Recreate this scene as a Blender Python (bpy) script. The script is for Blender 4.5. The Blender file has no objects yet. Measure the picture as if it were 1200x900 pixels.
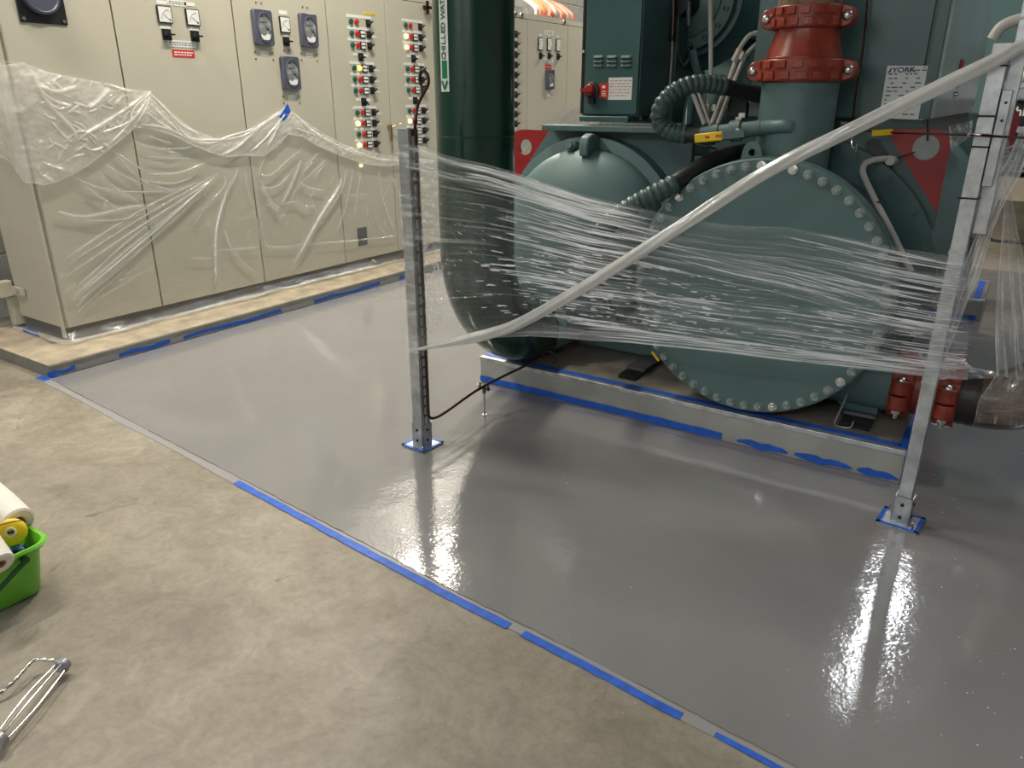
import bpy, bmesh, math, random
import numpy as np
from mathutils import Vector, Matrix, noise
R = math.radians
random.seed(7)
SC = bpy.context.scene
COL = SC.collection

# ---------------------------------------------------------------- camera
EYE = Vector((0, 0, 1.45)); FPX = 870.0; PITCH = R(21.0); YAW = R(33.85)
cam = bpy.data.cameras.new('camera'); cam.sensor_width = 36; cam.lens = FPX / 1200 * 36
cam.clip_start = .05; cam.clip_end = 100
co = bpy.data.objects.new('camera', cam); COL.objects.link(co)
co.location = EYE; co.rotation_euler = (R(90) - PITCH, 0, YAW)
SC.camera = co
# ---------------------------------------------------------------- world, exposure
w = bpy.data.worlds.new('world'); SC.world = w; w.use_nodes = True
w.node_tree.nodes['Background'].inputs[0].default_value = (.8, .88, 1, 1)
w.node_tree.nodes['Background'].inputs[1].default_value = .3
SC.view_settings.view_transform = 'Standard'; SC.view_settings.look = 'None'
SC.view_settings.gamma = 1; SC.view_settings.exposure = 0.16
SC.cycles.transparent_max_bounces = 32
SC.cycles.max_bounces = 8
# ---------------------------------------------------------------- lamps (unseen linear fittings, some added for their effect)
def lamp(loc, sx, sy, power, col, rot=(0, 0, 0)):
    l = bpy.data.lights.new('unseen_lamp_light', 'AREA'); l.shape = 'RECTANGLE'
    l.size = sx; l.size_y = sy; l.energy = power; l.color = col
    o = bpy.data.objects.new('unseen_lamp_light', l); COL.objects.link(o)
    o.location = loc; o.rotation_euler = rot
    return o
WARM = (1, .93, .80); COOL = (.92, .96, 1)
lamp((-4.85, 6.1, 3.6), .2, 1.8, 225, WARM)         # batten above the panels, by the aisle
lamp((-3.3, 3.6, 4.3), .25, 1.5, 130, WARM)         # nearer in the aisle, added to brighten the panel fronts
lamp((-4.3, 1.2, 4.3), .25, 1.5, 120, WARM)         # over the near end of the panels
lamp((-2.6, -3.3, 3.7), 1.5, .2, 75, COOL)          # added behind the viewer to whiten the stretch film
lamp((.4, -3.3, 3.7), 1.5, .2, 85, COOL)  # second one added behind the viewer for film glints
lamp((1.7, 5.2, 4.3), .2, 1.5, 34, COOL)  # added on the right to brighten the shell side
lamp((-.40, 8.2, 4.3), .12, 2.5, 50, COOL)  # narrow, added to make the bright streak on the coating
lamp((-3.6, 9.5, 4.3), .25, 1.5, 90, WARM)

# ---------------------------------------------------------------- pixel helpers (photograph frame, on known planes)
_fh = Vector((-math.sin(YAW), math.cos(YAW), 0)); _rt = Vector((math.cos(YAW), math.sin(YAW), 0))
_fw = _fh * math.cos(PITCH) - Vector((0, 0, 1)) * math.sin(PITCH); _up = _rt.cross(_fw)
def ray(u, v): return _fw * FPX + _rt * (u - 600) + _up * (450 - v)
def at(u, v, ax, c):
    d = ray(u, v); return EYE + d * ((c - EYE[ax]) / d[ax])
def X(u, v, c): return at(u, v, 0, c)
def Y(u, v, c): return at(u, v, 1, c)
def Z(u, v, c=0.): return at(u, v, 2, c)

# ---------------------------------------------------------------- materials
_M = {}
def nt(name):
    m = bpy.data.materials.new(name); m.use_nodes = True; t = m.node_tree
    return m, t, t.nodes['Principled BSDF']
def mat(name, col, rough=.5, metal=0, var=.06, scale=6, bump=0, bscale=60, coat=0, emit=0, spec=.5, stretch=None, hue2=None):
    if name in _M: return _M[name]
    m, t, p = nt(name); N = t.nodes; L = t.links
    tc = N.new('ShaderNodeTexCoord'); src = tc.outputs['Object']
    if stretch:
        mp = N.new('ShaderNodeMapping'); mp.inputs['Scale'].default_value = stretch
        L.new(src, mp.inputs[0]); src = mp.outputs[0]
    n = N.new('ShaderNodeTexNoise'); n.inputs['Scale'].default_value = scale; n.inputs['Detail'].default_value = 6
    L.new(src, n.inputs['Vector'])
    r = N.new('ShaderNodeValToRGB'); r.color_ramp.elements[0].position = .3; r.color_ramp.elements[1].position = .7
    c = Vector(col); a = hue2 if hue2 else tuple(max(0, x * (1 - var * 2)) for x in col)
    b = tuple(min(1, x * (1 + var)) for x in col)
    r.color_ramp.elements[0].color = (*a, 1); r.color_ramp.elements[1].color = (*b, 1)
    L.new(n.outputs['Fac'], r.inputs[0]); L.new(r.outputs[0], p.inputs['Base Color'])
    p.inputs['Roughness'].default_value = rough; p.inputs['Metallic'].default_value = metal
    p.inputs['Coat Weight'].default_value = coat; p.inputs['Specular IOR Level'].default_value = spec
    if emit:
        p.inputs['Emission Color'].default_value = (*col, 1); p.inputs['Emission Strength'].default_value = emit
    if bump:
        n2 = N.new('ShaderNodeTexNoise'); n2.inputs['Scale'].default_value = bscale; n2.inputs['Detail'].default_value = 5
        L.new(src, n2.inputs['Vector'])
        bp = N.new('ShaderNodeBump'); bp.inputs['Strength'].default_value = bump; bp.inputs['Distance'].default_value = .004
        L.new(n2.outputs['Fac'], bp.inputs['Height']); L.new(bp.outputs[0], p.inputs['Normal'])
    _M[name] = m
    return m

PANEL = mat('panel_beige_paint', (.53, .50, .405), .42, var=.02, scale=1.5, bump=.05, bscale=400)
PANELD = mat('panel_dark_gap', (.03, .03, .028), .7)
BASEM = mat('panel_base_dark', (.10, .10, .10), .6)
GREEN = mat('chiller_green_paint', (.082, .146, .146), .50, var=.05, scale=3, bump=.12, bscale=35)
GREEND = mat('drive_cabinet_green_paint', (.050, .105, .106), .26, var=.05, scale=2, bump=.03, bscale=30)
DGREEN = mat('pipe_dark_green_paint', (.006, .040, .024), .16, var=.06, scale=3, bump=.03, bscale=12)
REDC = mat('coupling_red_paint', (.26, .035, .018), .33, var=.15, scale=14, bump=.2, bscale=50)
REDL = mat('lug_red_paint', (.30, .012, .014), .38, var=.08)
ZINC = mat('galvanised_steel', (.50, .52, .54), .38, metal=.75, var=.16, scale=22, bump=.08, bscale=90)
CHROME = mat('plated_bolt_steel', (.62, .62, .60), .25, metal=1, var=.1, scale=40)
GBOLT = mat('bolt_grey_green', (.33, .39, .37), .35, metal=.35, var=.25, scale=60)
BLACK = mat('black_plastic', (.012, .012, .013), .4)
BLACKH = mat('black_rubber', (.016, .018, .016), .45, bump=.1)
WHITE = mat('label_white', (.80, .80, .77), .5, var=.02)
PAPER = mat('printed_paper', (.66, .67, .66), .6, var=.02)
INK = mat('printed_ink', (.16, .17, .18), .7)
BLUEINK = mat('printed_blue', (.01, .02, .16), .6)
REDLAB = mat('label_red', (.60, .03, .02), .45)
YEL = mat('yellow_tag_plastic', (.80, .55, .01), .4)
BLUET = mat('blue_masking_tape', (.010, .105, .55), .55, var=.15, scale=25, bump=.25, bscale=120)
COPPER = mat('copper_tube_brown', (.055, .022, .016), .28, metal=.5, var=.2, scale=20)
BRASS = mat('brass_fitting', (.45, .36, .22), .3, metal=.9, var=.2)
CONDUIT = mat('grey_conduit', (.42, .41, .38), .45)
TAN = mat('tan_paint', (.40, .34, .26), .7, var=.05)
GREYP = mat('grey_plastic', (.085, .09, .13), .35)
GLASS = mat('relay_window', (.30, .31, .32), .08, var=.4, scale=20, coat=1)
LEDY = mat('pilot_lamp_yellow', (1, .85, .35), .4, emit=1.6)
LEDO = mat('pilot_lamp_orange', (1, .55, .12), .4, emit=2.0)
BTNG = mat('button_green', (.01, .11, .07), .35)
BTNR = mat('button_red', (.50, .02, .025), .35)
LIME = mat('bucket_green_plastic', (.17, .55, .045), .32, var=.04, bump=.05)
LIMED = mat('bucket_dark_green_handle', (.008, .09, .03), .4)
TISSUE = mat('paper_towel', (.78, .74, .68), .9, var=.04, bump=.5, bscale=90)
CARD = mat('cardboard_core', (.40, .25, .14), .8)
BLUEP = mat('blue_plastic', (.03, .12, .42), .4)
CLOTHB = mat('navy_cloth', (.02, .045, .11), .85, bump=.5)
YELP = mat('yellow_plastic', (.85, .60, .01), .35, var=.06, scale=20)
INSUL = mat('scorched_pipe_lagging', (.20, .13, .08), .6, var=.5, scale=16, bump=.9, bscale=26, hue2=(.045, .03, .02))
BROWNP = mat('brown_rusty_pipe', (.13, .075, .045), .25, var=.5, scale=10, bump=.3, bscale=14, hue2=(.03, .022, .02), coat=.6)
PADG = mat('pad_grey_paint', (.34, .34, .32), .32, var=.10, scale=4, bump=.12, bscale=18)
PADTOP = mat('pad_top_concrete', (.24, .215, .18), .75, var=.15, scale=7, bump=.3, bscale=40)
PLTOP = mat('plinth_top_concrete', (.42, .355, .26), .85, var=.18, scale=7, bump=.5, bscale=40)
PLSIDE = mat('plinth_side_grey', (.205, .205, .185), .6, var=.12, scale=9, bump=.25, bscale=30)
BLOCK = mat('grey_blockwork', (.26, .26, .25), .8, var=.10, scale=9, bump=.5, bscale=60)
MORTAR = mat('mortar', (.42, .40, .36), .9, bump=.4)
WALLP = mat('pale_wall_paint', (.62, .62, .58), .8, var=.02)
DKWALL = mat('dark_far_wall', (.42, .42, .40), .8)
CEIL = mat('ceiling_grey', (.40, .41, .42), .8)
ORANGEC = mat('orange_cable_sheath', (.55, .12, .05), .5)
GREYC = mat('grey_cable_sheath', (.25, .25, .25), .5)
STICKW = mat('bracket_cream', (.55, .52, .42), .5)

def concrete():
    m, t, p = nt('bare_concrete'); N = t.nodes; L = t.links
    tc = N.new('ShaderNodeTexCoord'); o = tc.outputs['Object']
    def ns(s, d=8, dist=0, r=.6):
        n = N.new('ShaderNodeTexNoise'); n.inputs['Scale'].default_value = s; n.inputs['Detail'].default_value = d
        n.inputs['Distortion'].default_value = dist; n.inputs['Roughness'].default_value = r; L.new(o, n.inputs['Vector']); return n
    def ramp(src, e):
        r = N.new('ShaderNodeValToRGB'); r.color_ramp.elements[0].position = e[0][0]; r.color_ramp.elements[0].color = e[0][1]
        r.color_ramp.elements[1].position = e[1][0]; r.color_ramp.elements[1].color = e[1][1]; L.new(src, r.inputs[0]); return r
    base = ramp(ns(1.3, 10, .4).outputs['Fac'], ((.3, (.205, .178, .137, 1)), (.72, (.335, .298, .240, 1))))
    mid = ramp(ns(7, 10, 1.2, .7).outputs['Fac'], ((.35, (.80, .79, .78, 1)), (.66, (1.12, 1.12, 1.12, 1))))
    mx = N.new('ShaderNodeMix'); mx.data_type = 'RGBA'; mx.blend_type = 'MULTIPLY'; mx.inputs[0].default_value = 1
    L.new(base.outputs[0], mx.inputs[6]); L.new(mid.outputs[0], mx.inputs[7])
    fine = ramp(ns(38, 6, 0, .7).outputs['Fac'], ((.3, (.84, .84, .84, 1)), (.62, (1.05, 1.05, 1.05, 1))))
    m2 = N.new('ShaderNodeMix'); m2.data_type = 'RGBA'; m2.blend_type = 'MULTIPLY'; m2.inputs[0].default_value = 1
    L.new(mx.outputs[2], m2.inputs[6]); L.new(fine.outputs[0], m2.inputs[7])
    # dark spots and pale crumbs
    sp = ramp(ns(3.4, 3, 2.5, .5).outputs['Fac'], ((.69, (0, 0, 0, 1)), (.75, (1, 1, 1, 1))))
    m3 = N.new('ShaderNodeMix'); m3.data_type = 'RGBA'; L.new(sp.outputs[0], m3.inputs[0])
    L.new(m2.outputs[2], m3.inputs[6]); m3.inputs[7].default_value = (.165, .145, .115, 1)
    L.new(m3.outputs[2], p.inputs['Base Color'])
    rr = ramp(ns(5).outputs['Fac'], ((.3, (.42, .42, .42, 1)), (.7, (.7, .7, .7, 1)))); L.new(rr.outputs[0], p.inputs['Roughness'])
    b = N.new('ShaderNodeBump'); b.inputs['Strength'].default_value = .35; b.inputs['Distance'].default_value = .006
    L.new(ns(22, 10, .5, .7).outputs['Fac'], b.inputs['Height']); L.new(b.outputs[0], p.inputs['Normal'])
    return m
def coating():
    m, t, p = nt('wet_grey_epoxy'); N = t.nodes; L = t.links
    tc = N.new('ShaderNodeTexCoord'); o = tc.outputs['Object']
    n = N.new('ShaderNodeTexNoise'); n.inputs['Scale'].default_value = 1.1; n.inputs['Detail'].default_value = 3; L.new(o, n.inputs['Vector'])
    r = N.new('ShaderNodeValToRGB'); r.color_ramp.elements[0].position = .3; r.color_ramp.elements[1].position = .7
    r.color_ramp.elements[0].color = (.205, .202, .203, 1); r.color_ramp.elements[1].color = (.230, .226, .227, 1)
    L.new(n.outputs['Fac'], r.inputs[0]); L.new(r.outputs[0], p.inputs['Base Color'])
    p.inputs['Roughness'].default_value = .10; p.inputs['Coat Weight'].default_value = .6; p.inputs['Coat Roughness'].default_value = .04
    # orange peel, roller ripples and low waves
    def ns(s, d, det=3):
        q = N.new('ShaderNodeTexNoise'); q.inputs['Scale'].default_value = s; q.inputs['Detail'].default_value = det; L.new(o, q.inputs['Vector'])
        b = N.new('ShaderNodeBump'); b.inputs['Strength'].default_value = 1; b.inputs['Distance'].default_value = d; L.new(q.outputs['Fac'], b.inputs['Height']); return b
    b1 = ns(2.2, .006, 2); b2 = ns(75, .00040); b3 = ns(14, .0008, 2)
    L.new(b1.outputs[0], b3.inputs['Normal']); L.new(b3.outputs[0], b2.inputs['Normal'])
    L.new(b2.outputs[0], p.inputs['Normal']); L.new(b2.outputs[0], p.inputs['Coat Normal'])
    return m
def film_mat(name, base=.16, dens=.75, rough=.18, tint=(.86, .87, .88), noise_s=(2, 2, 2), nscale=1.0, namp=.2, bumpd=.003, bscale=30, trans=.35, spec=.9, gmax=.06, gd=0.0):
    """thin clear film: mostly see-through; the 'dens' attribute whitens bunched layers and stands in for glints"""
    m, t, p = nt(name); N = t.nodes; L = t.links
    at_ = N.new('ShaderNodeAttribute'); at_.attribute_name = 'dens'
    uvn = N.new('ShaderNodeUVMap'); mp = N.new('ShaderNodeMapping'); mp.inputs['Scale'].default_value = noise_s
    L.new(uvn.outputs[0], mp.inputs[0])
    n = N.new('ShaderNodeTexNoise'); n.inputs['Scale'].default_value = nscale; n.inputs['Detail'].default_value = 6; L.new(mp.outputs[0], n.inputs['Vector'])
    mr = N.new('ShaderNodeMapRange'); mr.inputs[1].default_value = .35; mr.inputs[2].default_value = .75; mr.inputs[3].default_value = 0; mr.inputs[4].default_value = namp
    L.new(n.outputs['Fac'], mr.inputs[0])
    ma = N.new('ShaderNodeMath'); ma.operation = 'MULTIPLY_ADD'; L.new(at_.outputs['Fac'], ma.inputs[0]); ma.inputs[1].default_value = dens
    L.new(mr.outputs[0], ma.inputs[2])
    ad = N.new('ShaderNodeMath'); ad.operation = 'ADD'; ad.use_clamp = True; L.new(ma.outputs[0], ad.inputs[0]); ad.inputs[1].default_value = base
    p.inputs['Base Color'].default_value = (*tint, 1); p.inputs['Roughness'].default_value = rough
    p.inputs['Specular IOR Level'].default_value = spec
    n2 = N.new('ShaderNodeTexNoise'); n2.inputs['Scale'].default_value = bscale; n2.inputs['Detail'].default_value = 4; L.new(mp.outputs[0], n2.inputs['Vector'])
    b = N.new('ShaderNodeBump'); b.inputs['Strength'].default_value = 1; b.inputs['Distance'].default_value = bumpd; L.new(n2.outputs['Fac'], b.inputs['Height'])
    L.new(b.outputs[0], p.inputs['Normal'])
    tl = N.new('ShaderNodeBsdfTranslucent'); tl.inputs[0].default_value = (*tint, 1); L.new(b.outputs[0], tl.inputs[1])
    m1 = N.new('ShaderNodeMixShader'); m1.inputs[0].default_value = trans; L.new(p.outputs[0], m1.inputs[1]); L.new(tl.outputs[0], m1.inputs[2])
    tr = N.new('ShaderNodeBsdfTransparent'); m2 = N.new('ShaderNodeMixShader'); L.new(ad.outputs[0], m2.inputs[0])
    L.new(tr.outputs[0], m2.inputs[1]); L.new(m1.outputs[0], m2.inputs[2])
    # thin clear gloss over everything, also where it is see-through
    gl = N.new('ShaderNodeBsdfGlossy'); gl.inputs['Roughness'].default_value = rough * .6; L.new(b.outputs[0], gl.inputs['Normal'])
    fr = N.new('ShaderNodeFresnel'); fr.inputs[0].default_value = 1.55; L.new(b.outputs[0], fr.inputs['Normal'])
    m3 = N.new('ShaderNodeMixShader'); mn = N.new('ShaderNodeMath'); mn.operation = 'MINIMUM'; mn.inputs[1].default_value = gmax; L.new(fr.outputs[0], mn.inputs[0])
    ml = N.new('ShaderNodeMath'); ml.operation = 'MULTIPLY_ADD'; ml.inputs[1].default_value = gd; L.new(ad.outputs[0], ml.inputs[0]); L.new(mn.outputs[0], ml.inputs[2]); L.new(ml.outputs[0], m3.inputs[0]); L.new(m2.outputs[0], m3.inputs[1]); L.new(gl.outputs[0], m3.inputs[2])
    L.new(m3.outputs[0], N['Material Output'].inputs[0])
    return m
def taped(name, thr=.98):
    """blue tape half smeared with grey floor paint along one edge (UV v runs across the tape)"""
    m, t, p = nt(name); N = t.nodes; L = t.links
    uvn = N.new('ShaderNodeUVMap'); sp = N.new('ShaderNodeSeparateXYZ'); L.new(uvn.outputs[0], sp.inputs[0])
    n = N.new('ShaderNodeTexNoise'); n.inputs['Scale'].default_value = 5; n.inputs['Detail'].default_value = 7; L.new(uvn.outputs[0], n.inputs['Vector'])
    a = N.new('ShaderNodeMath'); a.operation = 'MULTIPLY_ADD'; L.new(n.outputs['Fac'], a.inputs[0]); a.inputs[1].default_value = 1.1; L.new(sp.outputs[1], a.inputs[2])
    r = N.new('ShaderNodeValToRGB'); r.color_ramp.elements[0].position = thr; r.color_ramp.elements[1].position = thr + .06
    r.color_ramp.elements[0].color = (.012, .12, .62, 1); r.color_ramp.elements[1].color = (.27, .265, .268, 1)
    L.new(a.outputs[0], r.inputs[0]); L.new(r.outputs[0], p.inputs['Base Color']); p.inputs['Roughness'].default_value = .4
    return m
CONC = concrete(); COAT = coating()
FILM = film_mat('draped_clear_polythene', base=.015, gd=.15, dens=.9, rough=.25, noise_s=(1, 1, 1), nscale=7, namp=.07, bumpd=.003, bscale=40, trans=.45)
FLAPM = film_mat('folded_milky_polythene', base=.36, dens=.65, rough=.22, noise_s=(1, 1, 1), nscale=14, namp=.14, bumpd=.005, bscale=30, tint=(.96, .94, .91), trans=.4)
WRAP = film_mat('stretched_clear_wrap', base=.0, gmax=.06, gd=.08, dens=1.0, rough=.20, noise_s=(3, 60, 1), nscale=1, namp=.03, bumpd=.003, bscale=2.2, tint=(.93, .95, .98), spec=1, trans=.42)
STRAND = film_mat('bunched_clear_wrap', gd=.08, base=.06, dens=.85, rough=.12, noise_s=(3, 10, 1), nscale=1.5, namp=.25, bumpd=.005, bscale=6, spec=1, trans=.4, tint=(.93, .93, .93))
ROPEM = film_mat('twisted_clear_wrap', base=.62, dens=.2, rough=.22, noise_s=(1, 1, 1), nscale=12, namp=.2, bumpd=.001, bscale=30, tint=(.68, .68, .67), trans=.3)
TAPEP = taped('paint_smeared_blue_tape', .42)

# ---------------------------------------------------------------- object helpers
WL = {}
def bounds(bm):
    xs = [v.co for v in bm.verts]
    lo = Vector([min(c[i] for c in xs) for i in range(3)]); hi = Vector([max(c[i] for c in xs) for i in range(3)])
    return lo, hi
def tag(o, label=None, cat=None, group=None, kind=None):
    if label: o['label'] = label
    if cat: o['category'] = cat
    if group: o['group'] = group
    if kind: o['kind'] = kind
    return o
def thing(name, loc, label, cat, group=None):
    o = bpy.data.objects.new(name, None); COL.objects.link(o); o.location = loc; o.empty_display_size = .05
    WL[o] = Vector(loc)
    return tag(o, label, cat, group)
def link(name, me, m, parent, c):
    o = bpy.data.objects.new(name, me); COL.objects.link(o)
    if m and not me.materials: me.materials.append(m)
    WL[o] = Vector(c)
    if parent is not None: o.parent = parent; o.location = Vector(c) - WL[parent]
    else: o.location = c
    return o
def obj(name, bm, m, parent=None, smooth=True, bevel=0, ang=35, origin=None):
    lo, hi = bounds(bm); c = origin if origin is not None else (lo + hi) / 2
    c = Vector(c)
    for v in bm.verts: v.co -= c
    bmesh.ops.recalc_face_normals(bm, faces=bm.faces)
    me = bpy.data.meshes.new(name); bm.to_mesh(me); bm.free()
    if smooth:
        me.polygons.foreach_set('use_smooth', [True] * len(me.polygons)); me.set_sharp_from_angle(angle=R(ang))
    o = link(name, me, m, parent, c)
    if bevel:
        b = o.modifiers.new('bevel', 'BEVEL'); b.width = bevel; b.segments = 2; b.limit_method = 'ANGLE'; b.angle_limit = R(50)
    return o
def inst(name, me, parent, c, rot=(0, 0, 0), scale=None):
    o = link(name, me, None, parent, c); o.rotation_euler = rot
    if scale: o.scale = scale
    return o
def NB(): return bmesh.new()
def box(bm, x0, x1, y0, y1, z0, z1):
    vs = [bm.verts.new((x, y, z)) for z in (z0, z1) for y in (y0, y1) for x in (x0, x1)]
    for f in ((0, 2, 3, 1), (4, 5, 7, 6), (0, 1, 5, 4), (2, 6, 7, 3), (0, 4, 6, 2), (1, 3, 7, 5)):
        bm.faces.new([vs[i] for i in f])
    return bm
def frame_of(d):
    d = Vector(d).normalized(); a = Vector((0, 0, 1)) if abs(d.z) < .9 else Vector((1, 0, 0))
    u = d.cross(a).normalized(); return u, d.cross(u).normalized()
def ring(bm, c, u, v, r, n):
    return [bm.verts.new(Vector(c) + (u * math.cos(2 * math.pi * k / n) + v * math.sin(2 * math.pi * k / n)) * r) for k in range(n)]
def bridge(bm, a, b):
    n = len(a)
    for k in range(n): bm.faces.new((a[k], a[(k + 1) % n], b[(k + 1) % n], b[k]))
def cyl(bm, p0, p1, r0, r1=None, n=24, caps=True):
    p0, p1 = Vector(p0), Vector(p1); u, v = frame_of(p1 - p0); r1 = r0 if r1 is None else r1
    a = ring(bm, p0, u, v, r0, n); b = ring(bm, p1, u, v, r1, n); bridge(bm, a, b)
    if caps: bm.faces.new(a[::-1]); bm.faces.new(b)
    return bm
def lathe(bm, p0, ax, prof, n=48, caps=(True, True)):
    """prof: (distance along ax, radius)"""
    p0 = Vector(p0); ax = Vector(ax).normalized(); u, v = frame_of(ax); prev = None; first = None
    for d, r in prof:
        rg = ring(bm, p0 + ax * d, u, v, max(r, 1e-4), n)
        if prev: bridge(bm, prev, rg)
        else: first = rg
        prev = rg
    if caps[0]: bm.faces.new(first[::-1])
    if caps[1]: bm.faces.new(prev)
    return bm
def smooth_path(pts, per=8):
    P_ = [Vector(p) for p in pts]; out = []
    for i in range(len(P_) - 1):
        p0 = P_[max(i - 1, 0)]; p1 = P_[i]; p2 = P_[i + 1]; p3 = P_[min(i + 2, len(P_) - 1)]
        for k in range(per):
            t = k / per
            out.append(.5 * ((2 * p1) + (p2 - p0) * t + (2 * p0 - 5 * p1 + 4 * p2 - p3) * t * t + (3 * p1 - p0 - 3 * p2 + p3) * t ** 3))
    out.append(P_[-1]); return out
def tube(bm, pts, r, n=10, caps=True):
    P_ = [Vector(p) for p in pts]; d = (P_[1] - P_[0]).normalized(); u, v = frame_of(d); prev = None
    for i, p in enumerate(P_):
        t = (P_[min(i + 1, len(P_) - 1)] - P_[max(i - 1, 0)]).normalized()
        u = (u - t * u.dot(t)).normalized(); v = t.cross(u)
        rr = r[i] if isinstance(r, (list, tuple)) else (r(i) if callable(r) else r)
        rg = ring(bm, p, u, v, rr, n)
        if prev: bridge(bm, prev, rg)
        elif caps: bm.faces.new(rg[::-1])
        prev = rg
    if caps: bm.faces.new(prev)
    return bm
def prism(bm, poly, ax, d0, d1):
    """poly of 2-D points in the plane normal to axis ax (order: remaining axes), extruded from d0 to d1"""
    def P3(p, d):
        q = [0, 0, 0]; i = [k for k in range(3) if k != ax]; q[i[0]], q[i[1]] = p; q[ax] = d; return q
    a = [bm.verts.new(P3(p, d0)) for p in poly]; b = [bm.verts.new(P3(p, d1)) for p in poly]
    bridge(bm, a, b); bm.faces.new(a[::-1]); bm.faces.new(b); return bm
def text(name, s, size, m, parent, loc, rot, depth=.0006, bold=0, align='CENTER', sx=1):
    cu = bpy.data.curves.new(name, 'FONT'); cu.body = s; cu.size = size; cu.align_x = align; cu.align_y = 'CENTER'
    cu.extrude = depth; cu.offset = bold
    t = bpy.data.objects.new(name, cu); COL.objects.link(t)
    dg = bpy.context.evaluated_depsgraph_get(); me = bpy.data.meshes.new_from_object(t.evaluated_get(dg))
    bpy.data.objects.remove(t); me.name = name; me.materials.clear(); me.materials.append(m)
    o = link(name, me, m, parent, loc); o.rotation_euler = rot; o.scale = (sx, 1, 1)
    return o
def sheet(name, nu, nv, fn, m, parent=None, uvs=None, thick=0, smooth=True):
    """fn(i/nu, j/nv) -> (Vector, dens)"""
    co_, de, uv = [], [], []
    for j in range(nv + 1):
        for i in range(nu + 1):
            p, d = fn(i / nu, j / nv); co_.append(p); de.append(d)
    return sheet_np(name, nu, nv, np.array([tuple(p) for p in co_]), np.array(de), m, parent)
def sheet_np(name, nu, nv, P_, D, m, parent=None, mask=None, uv=None):
    c = (P_.min(0) + P_.max(0)) / 2
    idx = np.arange((nu + 1) * (nv + 1)).reshape(nv + 1, nu + 1)
    F = np.stack([idx[:-1, :-1], idx[:-1, 1:], idx[1:, 1:], idx[1:, :-1]], -1).reshape(-1, 4)
    if mask is not None: F = F[mask.reshape(-1)]
    me = bpy.data.meshes.new(name)
    me.from_pydata((P_ - c).tolist(), [], F.tolist())
    if uv is None:
        jj, ii = np.mgrid[0:nv + 1, 0:nu + 1]; uv = np.stack([ii / nu, jj / nv], -1).reshape(-1, 2)
    ul = me.uv_layers.new(name='UVMap'); ul.data.foreach_set('uv', uv[F.reshape(-1)].astype('f').reshape(-1))
    a = me.attributes.new('dens', 'FLOAT', 'POINT'); a.data.foreach_set('value', D.astype('f'))
    me.polygons.foreach_set('use_smooth', [True] * len(me.polygons)); me.update()
    return link(name, me, m, parent, Vector(c))
def strip(name, pts, width, m, nrm, label, cat, group=None, th=.0012, parent=None, wob=.0):
    """flat tape strip along pts (centre line) lying on a surface with normal nrm"""
    bm = NB(); nrm = Vector(nrm); P_ = [Vector(p) for p in pts]; rows = []; uvl = bm.loops.layers.uv.new('UVMap'); dist = 0; ds = []
    for i, p in enumerate(P_):
        t = (P_[min(i + 1, len(P_) - 1)] - P_[max(i - 1, 0)]).normalized(); s = t.cross(nrm).normalized()
        if i: dist += (p - P_[i - 1]).length
        ds.append(dist); wd = (width[i] if isinstance(width, (list, tuple)) else width) / 2
        wa = wd * (1 + wob * random.uniform(-1, 1)); wb = wd * (1 + wob * random.uniform(-1, 1))
        rows.append([bm.verts.new(p + s * wa), bm.verts.new(p - s * wb), bm.verts.new(p - s * wb + nrm * th), bm.verts.new(p + s * wa + nrm * th)])
    for i in range(len(rows) - 1):
        a, b = rows[i], rows[i + 1]
        for k in range(4):
            f = bm.faces.new((a[k], a[(k + 1) % 4], b[(k + 1) % 4], b[k]))
            vv = {0: 0, 1: 1, 2: 1, 3: 0}
            for lp, q in zip(f.loops, (k, (k + 1) % 4, (k + 1) % 4, k)):
                d = ds[i] if lp.vert in a else ds[i + 1]; lp[uvl].uv = (d * 4, vv[q])
    bm.faces.new(rows[0][::-1]); bm.faces.new(rows[-1])
    o = obj(name, bm, m, parent, smooth=False)
    return tag(o, label, cat, group)
def lerp_path(pts, n):
    P_ = [Vector(p) for p in pts]; L_ = [0]
    for a, b in zip(P_, P_[1:]): L_.append(L_[-1] + (b - a).length)
    out = []
    for k in range(n + 1):
        s = L_[-1] * k / n; i = 0
        while i < len(P_) - 2 and L_[i + 1] < s: i += 1
        out.append(P_[i].lerp(P_[i + 1], (s - L_[i]) / max(L_[i + 1] - L_[i], 1e-9)))
    return out
# ================================================================ SETTING
def struct(name, bm, m, **k):
    o = obj(name, bm, m, **k); o['kind'] = 'structure'; return o
struct('floor', box(NB(), -5.4, 6.0, -4.0, 16.0, -.12, 0), CONC, smooth=False, origin=(0, 0, 0))
struct('ceiling', box(NB(), -5.5, 6.0, -4.0, 16.1, 4.6, 4.75), CEIL, smooth=False)
wl = struct('wall_left', box(NB(), -5.45, -5.308, -4.0, 16.0, 0, 4.6), MORTAR, smooth=False)
struct('wall_back', box(NB(), -5.45, 6.1, 15.9, 16.1, 0, 4.6), DKWALL, smooth=False)
struct('wall_right', box(NB(), 6.0, 6.15, -4.0, 16.0, 0, 4.6), WALLP, smooth=False)
struct('wall_front', box(NB(), -5.45, 6.1, -4.15, -4.0, 0, 4.6), WALLP, smooth=False)
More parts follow.
